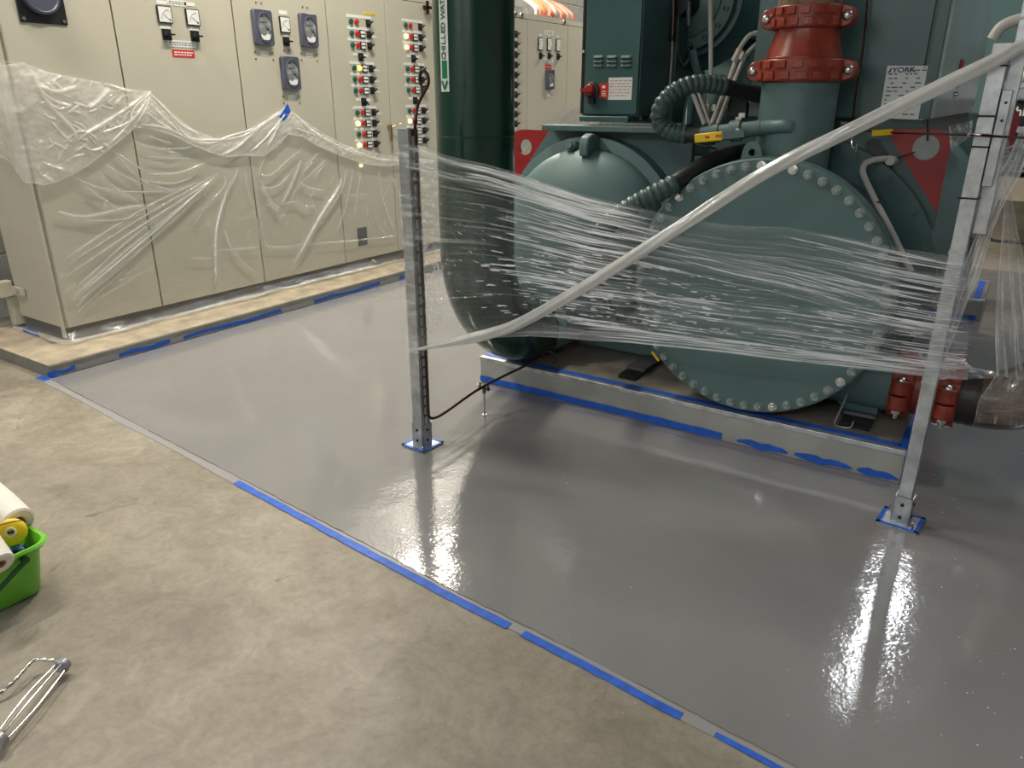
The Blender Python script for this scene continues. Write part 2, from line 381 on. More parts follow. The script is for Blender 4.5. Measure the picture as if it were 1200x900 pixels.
# the concrete blocks of the left wall, one by one where the photograph shows them beside the panels
bb = obj('block', box(NB(), -5.308, -5.300, -.194, .194, -.094, .094), BLOCK, wl, smooth=False, bevel=.003)
blm = bb.data; first = True
for k in range(-1, 7):
    zc = .2255 + .2045 * k
    if zc - .094 < 0: continue
    for j in range(-1, 2):
        yc = 2.02 + .40 * j + (.2 if k % 2 else 0)
        c = Vector((-5.304, yc, zc))
        if first: bb.location = c - WL[wl]; WL[bb] = c; first = False
        else:
            o = inst('block', blm, wl, c)
            b = o.modifiers.new('bevel', 'BEVEL'); b.width = .003; b.segments = 1
bm = NB()
for k in range(0, 22):
    zc = .02 + .2045 * k + .001
    for j in range(-14, 34):
        yc = 2.02 + .40 * j + (.2 if k % 2 == 0 else 0)
        if abs(yc - 2.1) < .75 and zc < 1.6: continue
        box(bm, -5.309, -5.301, yc - .194, yc + .194, max(zc - .094 + .0, .001), zc + .094)
st = obj('blockwork', bm, BLOCK, wl, smooth=False); st['kind'] = 'stuff'

# epoxy coated area, a slab 3 mm proud with a ragged wet edge towards the viewer
edge = [Z(*p) for p in [(50, 440), (200, 518), (400, 623), (554, 704), (600, 726), (696, 775), (935, 900)]]
edge = [Vector((p.x, p.y, 0)) for p in edge]; edge.append(Vector((3.6, 1.15, 0)))
ep = lerp_path(edge, 260)
poly = [(p.x, p.y + (.006 * noise.noise(Vector((p.x * 22, 0, 3))) + .003 * noise.noise(Vector((p.x * 90, 5, 3)))) * min(1, max(0, 12 * (p.x + 4.3)))) for p in ep]
poly[0] = (-4.268, 1.782)
poly += [(3.6, 8.0), (-4.268, 7.95)]
bm = NB(); prism(bm, poly, 2, .0002, .003)
struct('floor_coating', bm, COAT, smooth=False, origin=(0, 0, 0))

# ================================================================ PLINTH under the panels
pl = thing('equipment_plinth', (-4.8, 5, 0), 'low concrete plinth with grey edge carrying the row of beige panels', 'plinth')
obj('plinth_body', box(NB(), -5.3, -4.275, 1.782, 12.0, 0, .071), PLSIDE, pl, smooth=False, bevel=.004)
bm = NB()
n = 60
for i in range(n):      # screeded top with a slightly worn nosing
    y0 = 1.782 + (12 - 1.782) * i / n; y1 = 1.782 + (12 - 1.782) * (i + 1) / n
    box(bm, -5.3, -4.279 - .003 * random.random(), y0, y1 + .0001, .0705, .075)
obj('plinth_top', bm, PLTOP, pl, smooth=False)

# ================================================================ CONTROL PANELS
FX = -4.60        # front plane
T0, T1 = .165, 2.215
def small(name, m, parent, y0, y1, z0, z1, d=.006, x=FX, bevel=0):
    return obj(name, box(NB(), x, x + d, y0, y1, z0, z1), m, parent, smooth=False, bevel=bevel)
def panel(y0, y1, label, door=True):
    t = thing('switchgear_cabinet', (-4.9, (y0 + y1) / 2, .075), label, 'electrical panel', None)
    g = .006
    obj('carcass', box(NB(), -5.17, FX - .022, y0 + .001, y1 - .001, .16, 2.275), PANEL, t, smooth=False, bevel=.003)
    obj('base_channel', box(NB(), -5.15, FX - .03, y0 + .001, y1 - .001, .075, .16), BASEM, t, smooth=False)
    obj('door', box(NB(), FX - .020, FX, y0 + g * .8, y1 - g * .8, T0, T1), PANEL, t, smooth=False, bevel=.003)
    obj('gap_seal', box(NB(), FX - .0215, FX - .012, y1 - g * 1.2, y1 - .0012, T0, T1), PANELD, t, smooth=False)
    obj('top_channel', box(NB(), FX - .03, FX - .004, y0 + .002, y1 - .002, 2.222, 2.272), PANEL, t, smooth=False)
    return t
def lab(t, yc, zc, w_, h_=.02, m=WHITE, lines=0, name='label'):
    o = small(name, m, t, yc - w_ / 2, yc + w_ / 2, zc - h_ / 2, zc + h_ / 2, .002)
    for k in range(lines):
        zz = zc + h_ / 2 - h_ * (k + 1) / (lines + 1); bm = NB(); y = yc - w_ * .42; q = 0
        while y < yc + w_ * .38:
            wv = random.uniform(.008, .02); box(bm, FX + .0018, FX + .0024, y, min(y + wv, yc + w_ * .42), zz - h_ * .09, zz + h_ * .09); y += wv + .005
        obj('print_line', bm, WHITE if m is REDLAB else INK, o, smooth=False)
    return o
def meter(t, yc, zc, s=.096, w_=None):
    w_ = w_ or s
    o = obj('meter', box(NB(), FX, FX + .012, yc - w_ / 2, yc + w_ / 2, zc - s / 2, zc + s / 2), BLACK, t, smooth=False, bevel=.002)
    obj('dial', box(NB(), FX + .0115, FX + .0135, yc - w_ * .43, yc + w_ * .43, zc - s * .44, zc + s * .44), WHITE, o, smooth=False)
    bm = NB(); a0 = Vector((0, yc + w_ * .3, zc - s * .3)); pts = []
    for k in range(13):
        a = R(90 + 7.5 * k); pts.append(a0 + Vector((FX + .014, math.cos(a) * s * .58, math.sin(a) * s * .58)))
    tube(bm, pts, .0014, 4); cyl(bm, a0 + Vector((FX + .0137, 0, 0)), a0 + Vector((FX + .0145, 0, 0)), .007, n=10)
    tube(bm, [a0 + Vector((FX + .0145, 0, 0)), a0 + Vector((FX + .0145, -s * .42, s * .30))], .001, 4)
    obj('scale_and_needle', bm, INK, o)
    return o
def rotary(t, yc, zc, s=.042, turn=0):
    o = obj('selector_switch', box(NB(), FX, FX + .010, yc - s / 2, yc + s / 2, zc - s * .55, zc + s * .55), BLACK, t, smooth=False, bevel=.002)
    bm = NB(); cyl(bm, (FX + .008, yc, zc), (FX + .028, yc, zc), s * .33, s * .28, n=14)
    a = R(turn); u = Vector((0, math.cos(a), math.sin(a))); v = Vector((0, -math.sin(a), math.cos(a))); c = Vector((FX + .02, yc, zc))
    ps = [c + u * s * .62 + v * s * .07, c + u * s * .62 - v * s * .07, c - u * s * .4 - v * s * .12, c - u * s * .4 + v * s * .12]
    va = [bm.verts.new(p) for p in ps]; vb = [bm.verts.new(p + Vector((.02, 0, 0))) for p in ps]
    bridge(bm, va, vb); bm.faces.new(va[::-1]); bm.faces.new(vb)
    obj('knob', bm, BLACK, o)
    return o
def relay(t, yc, zc, w_=.155, h_=.225):
    bm = NB(); prism(bm, [(yc + sy * w_ / 2 + ax, zc + sz * h_ / 2 + az) for sy, sz, ax, az in
        ((-1, -1, .012, 0), (1, -1, -.012, 0), (1, -1, 0, .012), (1, 1, 0, -.012), (1, 1, -.012, 0), (-1, 1, .012, 0), (-1, 1, 0, -.012), (-1, -1, 0, .012))], 0, FX, FX + .035)
    o = obj('protection_relay', bm, GREYP, t, bevel=.004)
    bm = NB(); n = 32; a = []; b = []
    pr = [(FX + .036, 1.0), (FX + .040, .98), (FX + .040, .88), (FX + .030, .84)]
    rings = [[bm.verts.new((x, yc + .004 + math.cos(2 * math.pi * k / n) * w_ * .41 * s, zc + math.sin(2 * math.pi * k / n) * h_ * .43 * s)) for k in range(n)] for x, s in pr]
    for r0, r1 in zip(rings, rings[1:]): bridge(bm, r0, r1)
    obj('window_ring', bm, GREYP, o)
    bm = NB(); rg = [bm.verts.new((FX + .0355, yc + .004 + math.cos(2 * math.pi * k / n) * w_ * .40, zc + math.sin(2 * math.pi * k / n) * h_ * .42)) for k in range(n)]
    bm.faces.new(rg); obj('relay_glass', bm, GLASS, o)
    bm = NB(); cyl(bm, (FX + .036, yc - .012, zc - .025), (FX + .041, yc - .012, zc - .025), .026, n=20)
    cyl(bm, (FX + .036, yc + .025, zc + .008), (FX + .043, yc + .025, zc + .008), .011, n=14)
    obj('relay_disc', bm, mat('relay_grey', (.20, .20, .21), .4), o)
    obj('relay_scale', box(NB(), FX + .036, FX + .040, yc - .035, yc + .04, zc - .078, zc - .042), WHITE, o)
    obj('relay_plate', box(NB(), FX + .036, FX + .039, yc - .035, yc + .02, zc + .035, zc + .06), ZINC, o)
    bm = NB()
    for dy, dz in ((-.022, .155), (.022, .155), (-.075, -.155), (.075, -.155), (-.075, -.20), (.075, -.20)):
        cyl(bm, (FX, yc + dy, zc + dz), (FX + .004, yc + dy, zc + dz), .006, n=8)
    q = obj('fixing_screws', bm, BRASS, t); q['kind'] = 'stuff'
    lab(t, yc + .005, zc - .162, .066, .032)
p1 = panel(2.075, 2.690, 'beige electrical panel at the near end of the row, round gauge near its top', True)
obj('side_sheet', box(NB(), -5.165, FX - .024, 2.066, 2.075, .16, 2.27), PANEL, p1, smooth=False, bevel=.002)
obj('corner_trim', box(NB(), FX - .055, FX - .018, 2.055, 2.0655, .10, 2.27), PANEL, p1, smooth=False, bevel=.003)
# gauge cut by the top of the picture
cc = X(45, -6, FX)
o = obj('gauge_plate', box(NB(), FX, FX + .008, cc.y - .125, cc.y + .125, cc.z - .14, cc.z + .11), BLACK, p1, smooth=False, bevel=.01)
obj('gauge_glass', lathe(NB(), (FX + .007, cc.y, cc.z), (1, 0, 0), [(0, .098), (.03, .095), (.032, .085), (.024, .08)], 32), GREYP, o)
for sy in (-1, 1):
    obj('gauge_screw', cyl(NB(), (FX + .007, cc.y + sy * .105, cc.z - .122), (FX + .014, cc.y + sy * .105, cc.z - .122), .009, n=10), CHROME, o)
p2 = panel(2.690, 3.525, 'beige electrical panel with two small white meters above a red warning label')
for u, v in ((192, 17), (225, 20.5)):
    c = X(u, v, FX); meter(p2, c.y, c.z)
for u, v in ((190, 3), (222, 5)):
    c = X(u, v, FX); lab(p2, c.y, c.z, .075, .02)
c = X(207, 3.5, FX); lab(p2, c.y, c.z, .13, .032, lines=2)
for u, v in ((194, 32.5), (227, 34.5)):
    c = X(u, v, FX); lab(p2, c.y, c.z + .004, .07, .02)
for u, v in ((195, 40.5), (228, 42.5)):
    c = X(u, v, FX); rotary(p2, c.y, c.z, .058, turn=0)
c = X(213, 51.5, FX); lab(p2, c.y, c.z, .20, .038, lines=2)
c = X(215, 63, FX); lab(p2, c.y, c.z, .155, .043, REDLAB, lines=2)
p3 = panel(3.525, 4.360, 'beige electrical panel with three grey framed relays arranged in a triangle')
for u, v in ((306, 32.5), (359.5, 36), (338.5, 86)):
    c = X(u, v, FX); relay(p3, c.y, c.z)
c = X(333, 29, FX); meter(p3, c.y, c.z, .105, .09); lab(p3, c.y, c.z + .077, .07, .026); lab(p3, c.y + .005, c.z - .068, .055, .02)
c = X(335, 48.5, FX); rotary(p3, c.y, c.z, .055)
p4 = panel(4.360, 5.004, 'beige electrical panel with a column of push buttons, narrower one right of the relay panel')
p5 = panel(5.004, 5.640, 'beige electrical panel with button column, partly hidden by post and green pipe')
def column(t, y0, z0, dz, lit):
    r = 0
    for r in range(12):
        z = z0 - dz * r
        if r in (3, 7):
            rotary(t, y0 + .083, z - .002, .052, turn=-40 if r == 7 else 180)
            lab(t, y0 + .083, z + .041, .055, .018); lab(t, y0 + .028, z + .016, .05, .018); lab(t, y0 + .138, z + .012, .05, .018)
            continue
        lab(t, y0 + .094, z + .039, .27, .021)
        gm = {'y': LEDY, 'g': BTNG}[lit[r][0]]; rm = {'r': BTNR, 'o': LEDO}[lit[r][1]]
        for nm, yy, mm in (('start_button', y0, gm), ('stop_button', y0 + .060, rm)):
            b = obj(nm, cyl(NB(), (FX, yy, z), (FX + .016, yy, z), .0205, .018, n=16), mm, t)
        if r:
            m_ = obj('meter', box(NB(), FX, FX + .010, y0 + .088, y0 + .146, z - .028, z + .028), BLACK, t, smooth=False)
            bm = NB(); box(bm, FX + .0098, FX + .0112, y0 + .094, y0 + .140, z + .003, z + .022); box(bm, FX + .0098, FX + .0112, y0 + .094, y0 + .140, z - .022, z - .006)
            obj('dial', bm, WHITE, m_, smooth=False)
        rotary(t, y0 + .190, z, .047, turn=30)
        if r in (1, 4, 5, 6, 8, 9): lab(t, y0 + .255, z - .01, .06, .009)
column(p4, 4.607, 2.013, .0833, {0: 'gr', 1: 'gr', 2: 'gr', 4: 'go', 5: 'gr', 6: 'gr', 8: 'gr', 9: 'yr', 10: 'gr', 11: 'yr'})
c = X(433.5, 16, FX); lab(p4, c.y, c.z, .14, .022, mat('yellow_paper_label', (.75, .62, .05), .6), lines=1)
column(p5, 5.243, 2.030, .0845, {0: 'gr', 1: 'yr', 2: 'yr', 4: 'gr', 5: 'gr', 6: 'gr', 8: 'gr', 9: 'yr', 10: 'gr', 11: 'gr'})
# door handle of panel 5
bm = NB(); c = X(455, 148, FX); cyl(bm, (FX, c.y, c.z), (FX + .03, c.y, c.z), .016, n=14)
box(bm, FX + .02, FX + .036, c.y - .012, c.y + .012, c.z - .12, c.z + .012)
tube(bm, smooth_path([(FX + .02, c.y + .005, c.z - .01), (FX + .05, c.y + .06, c.z + .012), (FX + .045, c.y + .11, c.z + .02)], 5), .006, 6)
obj('door_handle', bm, BRASS, p5)
bm = NB(); c = X(497, 9, FX); cyl(bm, (FX, c.y, c.z), (FX + .04, c.y, c.z), .018, n=12); box(bm, FX + .03, FX + .045, c.y - .05, c.y + .07, c.z - .012, c.z + .012); box(bm, FX + .03, FX + .045, c.y - .012, c.y + .012, c.z - .055, c.z + .05)
obj('door_handle', bm, COPPER, p5)
# small grey rating plate low on panel 4, pilot lamp behind the sheet
c = X(424.5, 277, FX); small('rating_plate', mat('dark_plate', (.10, .10, .11), .5), p4, c.y - .055, c.y + .055, c.z - .075, c.z + .075, .004)
c = X(422.5, 194, FX); obj('pilot_lamp', cyl(NB(), (FX, c.y, c.z), (FX + .014, c.y, c.z), .013, n=14), LEDY, p4)
c = X(165, 174, FX)
p6 = panel(5.640, 6.390, 'beige electrical panel hidden directly behind the dark green pipe')
p7 = panel(6.390, 7.145, 'beige electrical panel with a strip of dark switches just right of the pipe')
for k in range(10):
    z = 2.065 - .0955 * k; rotary(p7, 6.925, z, .055, turn=20); lab(p7, 6.87, z - .045, .16, .022)
p8 = panel(7.145, 7.985, 'beige electrical panel with three white meters in a row, beyond the pipe')
for u, v in ((633, 51.5), (643.2, 52), (653.5, 53)):
    c = X(u, v, FX); meter(p8, c.y, c.z, .125, .09); lab(p8, c.y, c.z + .085, .05, .022); rotary(p8, c.y + .005, c.z - .115, .055)
c = X(643.5, 38.5, FX); lab(p8, c.y, c.z, .18, .045, lines=2)
c = X(643, 71, FX); lab(p8, c.y, c.z, .18, .035, lines=2)
c = X(642.5, 78.5, FX); lab(p8, c.y, c.z, .13, .045, REDLAB, lines=1)
c = X(642.8, 93, FX); relay(p8, c.y, c.z, .15, .20)
p9 = panel(7.985, 8.800, 'plain beige electrical panel at the far end of the row')
# round knock-outs on the top channel of the far panels
for u, v, t in ((603, 10), (611, 12), (661.5, 18)) and ((604, 11, p7), (611.3, 11.5, p7), (661.5, 17.8, p8)):
    c = X(u, v, FX)
    obj('lifting_eye', lathe(NB(), (FX - .004, c.y, 2.247), (1, 0, 0), [(0, .026), (.012, .026), (.012, .016), (0, .016)], 18), ZINC, t)
# cables lying on top of the far panels
random.seed(11)
ORD = ['first', 'second', 'third', 'fourth', 'fifth', 'sixth', 'seventh', 'eighth', 'ninth', 'tenth']
for k in range(10):
    y = 7.38 + .085 * k
    mm = ORANGEC if k not in (0, 5, 8) else GREYC
    z = 2.285; pts = smooth_path([(-4.64, y, z), (-4.66, y + random.uniform(-.03, .03), z + .07), (-4.85, y + random.uniform(-.05, .05), z + .18), (-5.2, y, z + .26)], 5)
    o = obj('cable', tube(NB(), pts, .014 + .007 * random.random(), 8), mm)
    tag(o, ('orange' if mm is ORANGEC else 'grey') + ' cable above the far beige panels, ' + ORD[k] + ' one counting away from the big pipe', 'cable', 'cables above the far panels')
tr = thing('cable_tray', (-4.9, 6.9, 2.28), 'perforated grey cable tray on top of the panels behind the pipe', 'cable tray')
bm = NB(); box(bm, -4.72, -4.70, 6.3, 7.3, 2.277, 2.34); box(bm, -5.1, -5.08, 6.3, 7.3, 2.277, 2.34); box(bm, -5.1, -4.70, 6.3, 7.3, 2.2775, 2.283)
obj('tray', bm, ZINC, tr, smooth=False)
# junction box on the end of the row
jb = thing('junction_box', (-5.2, 2.03, .3), 'small cream wiring box on the end of the first panel', 'junction box')
obj('box_body', box(NB(), -5.235, -5.172, 1.98, 2.06, .285, .385), STICKW, jb, smooth=False, bevel=.006)
obj('lid', box(NB(), -5.228, -5.180, 1.972, 1.979, .297, .373), WHITE, jb, smooth=False, bevel=.002)
bm = NB(); box(bm, -5.171, -5.02, 2.052, 2.060, .300, .352); obj('mounting_strap', bm, STICKW, jb, smooth=False, bevel=.002)
bm = NB(); cyl(bm, (-5.10, 2.044, .326), (-5.10, 2.052, .326), .012, n=12); obj('strap_screw', bm, ZINC, jb)
obj('lower_bracket', box(NB(), -5.245, -5.19, 2.03, 2.09, .095, .28), STICKW, jb, smooth=False, bevel=.003)
# ================================================================ PLASTIC SHEETS ON THE PANELS
CY = 2.052     # where the sheet turns round the corner of the row
def fp(u, v):  # pixel on the panel fronts -> (along, height)
    c = X(u, v, FX); return (c.y, c.z)
def wrap_pos(S, Zz, off):
    """path along the side of the first panel, round the corner, along the fronts; off = distance off the steel"""
    P_ = np.zeros(S.shape + (3,)); r = .03; P_[..., 2] = Zz
    front = S >= CY; side = ~front
    P_[front, 0] = FX + .010 + off[front]; P_[front, 1] = S[front]
    P_[side, 0] = FX + .010 - (CY - S[side]); P_[side, 1] = CY - .006 - off[side]
    # round the corner
    near = np.abs(S - CY) < r; a = (S[near] - (CY - r)) / (2 * r)
    P_[near, 0] += .000; P_[near, 1] -= np.where(S[near] >= CY, 0.006 * (1 - (S[near] - CY) / r), 0)
    return P_
def vnoise(A, B, sx, sy, seed=0, octs=3):
    """numpy value noise in -1..1"""
    rs = np.random.RandomState(seed); out = np.zeros_like(A); amp = 1; tot = 0
    for o in range(octs):
        G = rs.rand(257, 257) * 2 - 1
        a = A * sx * 2 ** o + 31.7 * o; b = B * sy * 2 ** o + 17.3 * o
        i = np.floor(a).astype(int); j = np.floor(b).astype(int); fa = a - i; fb = b - j
        fa = fa * fa * (3 - 2 * fa); fb = fb * fb * (3 - 2 * fb); i %= 256; j %= 256
        out += amp * ((G[i, j] * (1 - fa) + G[i + 1, j] * fa) * (1 - fb) + (G[i, j + 1] * (1 - fa) + G[i + 1, j + 1] * fa) * fb)
        tot += amp; amp *= .5
    return out / tot
def ridges(S, Zz, folds):
    """folds: (points [(s,z)..], width m, height m, density). returns displacement, density"""
    H_ = np.zeros_like(S); D = np.zeros_like(S)
    for pts, wd, hh, dd in folds:
        if len(pts) > 2: pts = [tuple(p)[:2] for p in smooth_path([(a, b, 0) for a, b in pts], 4)]
        n = len(pts) - 1; best = np.full(S.shape, 9.); tt = np.zeros_like(S)
        lo = np.min(pts, 0) - .06; hi = np.max(pts, 0) + .06
        m = (S > lo[0]) & (S < hi[0]) & (Zz > lo[1]) & (Zz < hi[1])
        s, z = S[m], Zz[m]; b = np.full(s.shape, 9.); t_ = np.zeros_like(s)
        for i in range(n):
            ax, az = pts[i]; bx, bz = pts[i + 1]; dx, dz = bx - ax, bz - az; L2 = dx * dx + dz * dz + 1e-12
            t = np.clip(((s - ax) * dx + (z - az) * dz) / L2, 0, 1)
            d = np.hypot(s - ax - t * dx, z - az - t * dz); k = d < b; b[k] = d[k]; t_[k] = (i + t[k]) / n
        fade = np.clip(np.minimum(t_, 1 - t_) * 6, 0, 1)
        g = np.exp(-(b / wd) ** 2) * fade
        H_[m] = np.maximum(H_[m], g * hh); D[m] = np.maximum(D[m], g * dd)
    return H_, D
def F_(wd, hh, dd, *px): return ([fp(u, v) for u, v in px], wd, hh, dd)
folds = []
A = lambda *p, w=.0055, h=.009, d=.6: folds.append(F_(w, h, d, *p))
A((258, 203), (175, 257), (72, 325), w=.007, d=.6); A((257, 200), (177, 272), (77, 355), w=.008, h=.014, d=.8); A((252, 204), (172, 250), (74, 312))
A((250, 208), (160, 272), (84, 340)); A((246, 213), (150, 290), (78, 352), w=.010); A((243, 218), (152, 302), (82, 358)); A((236, 210), (165, 245), (70, 305))
A((178, 280), (120, 325), (84, 362)); A((150, 312), (110, 345), (84, 370), d=.35); A((165, 318), (130, 340), (90, 362), d=.3)
A((80, 206), (120, 222), (170, 225), (215, 221)); A((95, 217), (120, 234), (137, 246)); A((112, 200), (135, 222), (167, 240)); A((120, 192), (150, 210), (180, 218))
A((62, 250), (100, 254), (140, 245), (172, 240), w=.010); A((85, 258), (135, 258), (165, 250)); A((64, 248), (78, 252), (88, 256), w=.01)
A((130, 177), (160, 196), (168, 203)); A((132, 180), (165, 212), (200, 223)); A((170, 204), (205, 203), (240, 190), w=.007); A((167, 212), (200, 215), (225, 207)); A((168, 184), (200, 186), (222, 186), d=.4)
A((175, 175), (210, 174), (226, 170), d=.5); A((168, 158), (190, 166), (200, 168)); A((150, 162), (170, 172), (210, 180), d=.35)
A((265, 217), (251, 270), (251, 335), w=.009, h=.018, d=.7); A((260, 265), (272, 295), (297, 320), w=.008, d=.7); A((240, 237), (225, 265), d=.4); A((255, 195), (262, 215), (240, 240))
A((270, 205), (262, 232), (250, 262), d=.4); A((278, 195), (268, 218), (262, 228)); A((285, 200), (288, 222), (296, 240), d=.5); A((292, 190), (294, 208), (298, 225), d=.45)
A((302, 210), (310, 220), (325, 217), (340, 200), d=.6, w=.007); A((303, 215), (318, 240), (325, 245), w=.014, h=.02, d=.7); A((352, 183), (342, 210), (328, 240), w=.010, d=.7); A((330, 240), (345, 237), (360, 250))
A((300, 225), (304, 260), (310, 285), (325, 290), (352, 289), d=.45); A((310, 180), (302, 200), (305, 205), (318, 203), (345, 178), d=.5); A((345, 212), (360, 220), (380, 224)); A((355, 172), (320, 200), d=.5)
A((397, 208), (393, 222), (370, 258), (338, 318), w=.014, h=.02, d=.75); A((404, 198), (397, 225), (372, 262), w=.008); A((413, 194), (402, 245), (390, 275), d=.5); A((422, 196), (415, 240), (414, 270), d=.45)
A((442, 198), (446, 230), (462, 275), w=.009, d=.65); A((455, 200), (468, 235), (477, 262), d=.6); A((428, 240), (430, 262), (434, 284), d=.5); A((437, 245), (442, 265), (455, 276), d=.35); A((365, 188), (350, 205), d=.5); A((378, 192), (366, 208), d=.45); A((372, 178), (354, 196), d=.5)
A((383, 185), (350, 215), (336, 236), d=.35); A((340, 230), (355, 242), (368, 240), d=.5); A((295, 245), (300, 262), (302, 285), d=.45); A((360, 227), (370, 250), (377, 262), d=.4)
A((255, 293), (305, 290), d=.3, w=.006); A((305, 291), (420, 281), (470, 275), d=.3, w=.006); A((220, 302), (250, 303), d=.3); A((375, 232), (430, 227), d=.25)
rs = random.Random(3)
for k in range(60):     # small creases between the long ones
    u = rs.uniform(66, 480); lo = 360 - (u - 60) * .22; hi = 235 if u < 150 else 215; v = rs.uniform(hi, lo)
    a = rs.uniform(-1.5, -.1) if u < 330 else rs.uniform(-1.9, -1.0); L_ = rs.uniform(5, 15)
    A((u, v), (u + math.cos(a) * L_, v - math.sin(a) * L_ * -1 if False else v + math.sin(a) * L_), w=.006, h=.008, d=rs.uniform(.12, .3))
# --- the big sheet
topl = [(-9, 1.72), (CY - .3, 1.60), (CY, fp(20, 72)[1])] + [fp(*p) for p in [(50, 84), (90, 92), (130, 100), (150, 105), (172, 107), (195, 128), (222, 150), (250, 161), (285, 152), (305, 140), (331, 124), (350, 138), (375, 155), (400, 168), (440, 179), (478, 184), (505, 186)]] + [(6.8, fp(601, 160)[1]), (7.3, fp(636, 148)[1]), (7.9, fp(660, 128)[1]), (8.7, fp(690, 104)[1])]
ts = np.array([p[0] for p in topl]); tz = np.array([p[1] for p in topl])
def topz(S): return np.interp(S, ts, tz)
nu, nv = 900, 270
s_ = np.concatenate([np.linspace(CY - .57, CY, 60, endpoint=False), np.linspace(CY, 6.0, 1000, endpoint=False), np.linspace(6.0, 8.75, 100)])
nu = len(s_) - 1
t_ = np.linspace(0, 1, nv + 1)
S, T = np.meshgrid(s_, t_); TOP = topz(S); BOT = .092
Zz = BOT + (TOP - BOT) * T
Hh, D = ridges(S, Zz, folds); D *= 1.25
off = .005 + .005 * (vnoise(S, Zz, 3, 3, 1) + 1) + .0022 * vnoise(S + Zz, Zz - S, 22, 11, 2) + Hh
# loose foot: the hem is pushed forward onto the plinth
foot = np.clip((.15 - Zz) / .06, 0, 1); off += foot * (.042 + .022 * vnoise(S, Zz, 5, 1, 5))
D += foot ** 2 * np.clip(.40 + .9 * vnoise(S, Zz, 4, 30, 8), 0, 1)
hem = np.exp(-((Zz - .100 - .008 * vnoise(S, Zz * 0, 4, 1, 9)) / .006) ** 2); D += hem * .8
# upper edge double rolled
rim = np.exp(-((TOP - Zz) / .010) ** 2); D += rim * .7; off += rim * .006
D += .10 * np.clip(vnoise(S + Zz * .8, Zz, 5, 40, 12), 0, 1)
D += np.where(S > 6.2, .35 + .3 * vnoise(S * 1 + Zz, Zz - S * .6, 3, 30, 14), 0)
D += np.where(S < CY, -.08 + .0 * S, 0); D = np.clip(D, 0, 1)
Pq = wrap_pos(S, Zz, off)
Pq[..., 2] = np.maximum(Pq[..., 2] , .078)
ds = thing('dust_sheet', (-4.6, 4, .08), 'clear polythene dust sheet taped over the lower half of the beige panels', 'plastic sheet')
sheet_np('polythene_sheet', nu, nv, Pq.reshape(-1, 3), D.reshape(-1), FILM, ds, uv=np.stack([S, Zz], -1).reshape(-1, 2))
# --- doubled flap hanging at the near corner
fb = [(CY - .25, 1.15), (CY - .12, 1.12), (CY - .03, 1.03)] + [fp(*p) for p in [(46, 217), (62, 213), (80, 205), (100, 193), (120, 178), (140, 162), (155, 148), (165, 130), (172, 109)]]
ft = [(CY - .25, 1.60), (CY - .03, 1.612)] + [fp(*p) for p in [(22, 73), (50, 84), (90, 92), (130, 100), (150, 105), (172, 107)]]
def flap(name, bot, top, nu, nv, off0, seed, mfn, folds_, par, m, rimb=.6, nz=(5, 5)):
    s0 = max(bot[0][0], top[0][0]); s1 = min(bot[-1][0], top[-1][0])
    s_ = np.linspace(s0, s1, nu + 1); t_ = np.linspace(0, 1, nv + 1); S, T = np.meshgrid(s_, t_)
    B = np.interp(S, [p[0] for p in bot], [p[1] for p in bot]); Tp = np.interp(S, [p[0] for p in top], [p[1] for p in top])
    Tp = np.maximum(Tp, B + .002); Zz = B + (Tp - B) * T
    Hh, D = ridges(S, Zz, folds_)
    off = off0 + .008 * vnoise(S, Zz, 4, 4, seed) + .0035 * vnoise(S + .5 * Zz, Zz - .5 * S, nz[0] * 4, nz[1] * 4, seed + 1) + Hh
    D += .42 * np.clip(vnoise(S, Zz, nz[0], nz[1], seed + 2) * 2.2, -.3, 1)
    D += rimb * np.exp(-((Zz - B) / .008) ** 2) + .5 * np.exp(-((Tp - Zz) / .008) ** 2)
    if mfn is not None: D += mfn(S, Zz)
    Pq = wrap_pos(S, Zz, off)
    return sheet_np(name, nu, nv, Pq.reshape(-1, 3), np.clip(D, 0, 1).reshape(-1), m, par, uv=np.stack([S, Zz], -1).reshape(-1, 2))
f2 = []
def A2(*p, w=.008, h=.012, d=.6): f2.append(F_(w * .7, h * .7, d, *p))
A2((170, 108), (140, 130), (108, 150), (90, 160), w=.014); A2((172, 110), (150, 140), (130, 150), (112, 157)); A2((168, 112), (160, 130), (140, 152), (124, 170)); A2((55, 142), (70, 158), (81, 168), w=.01, d=.8)
A2((60, 130), (75, 145), (83, 155), (86, 165), w=.016, d=.7); A2((38, 104), (58, 118), (78, 124)); A2((40, 100), (62, 108), (90, 100), w=.018, d=.6); A2((84, 154), (98, 155), (112, 166)); A2((98, 128), (112, 118), (124, 104), w=.02, d=.7)
A2((90, 168), (104, 176), (118, 172)); A2((45, 190), (60, 196), (72, 200)); A2((40, 195), (45, 205), (60, 212)); A2((112, 95), (135, 104), (150, 108)); A2((81, 168), (100, 155), (120, 145), (140, 128)); A2((52, 120), (66, 128), (80, 122), w=.01, d=.7)
A2((165, 114), (152, 128), (148, 145), w=.01); A2((171, 112), (166, 126), (156, 144), w=.01); A2((30, 80), (45, 110), (60, 130), (82, 156), w=.02, d=.5)
rs = random.Random(9)
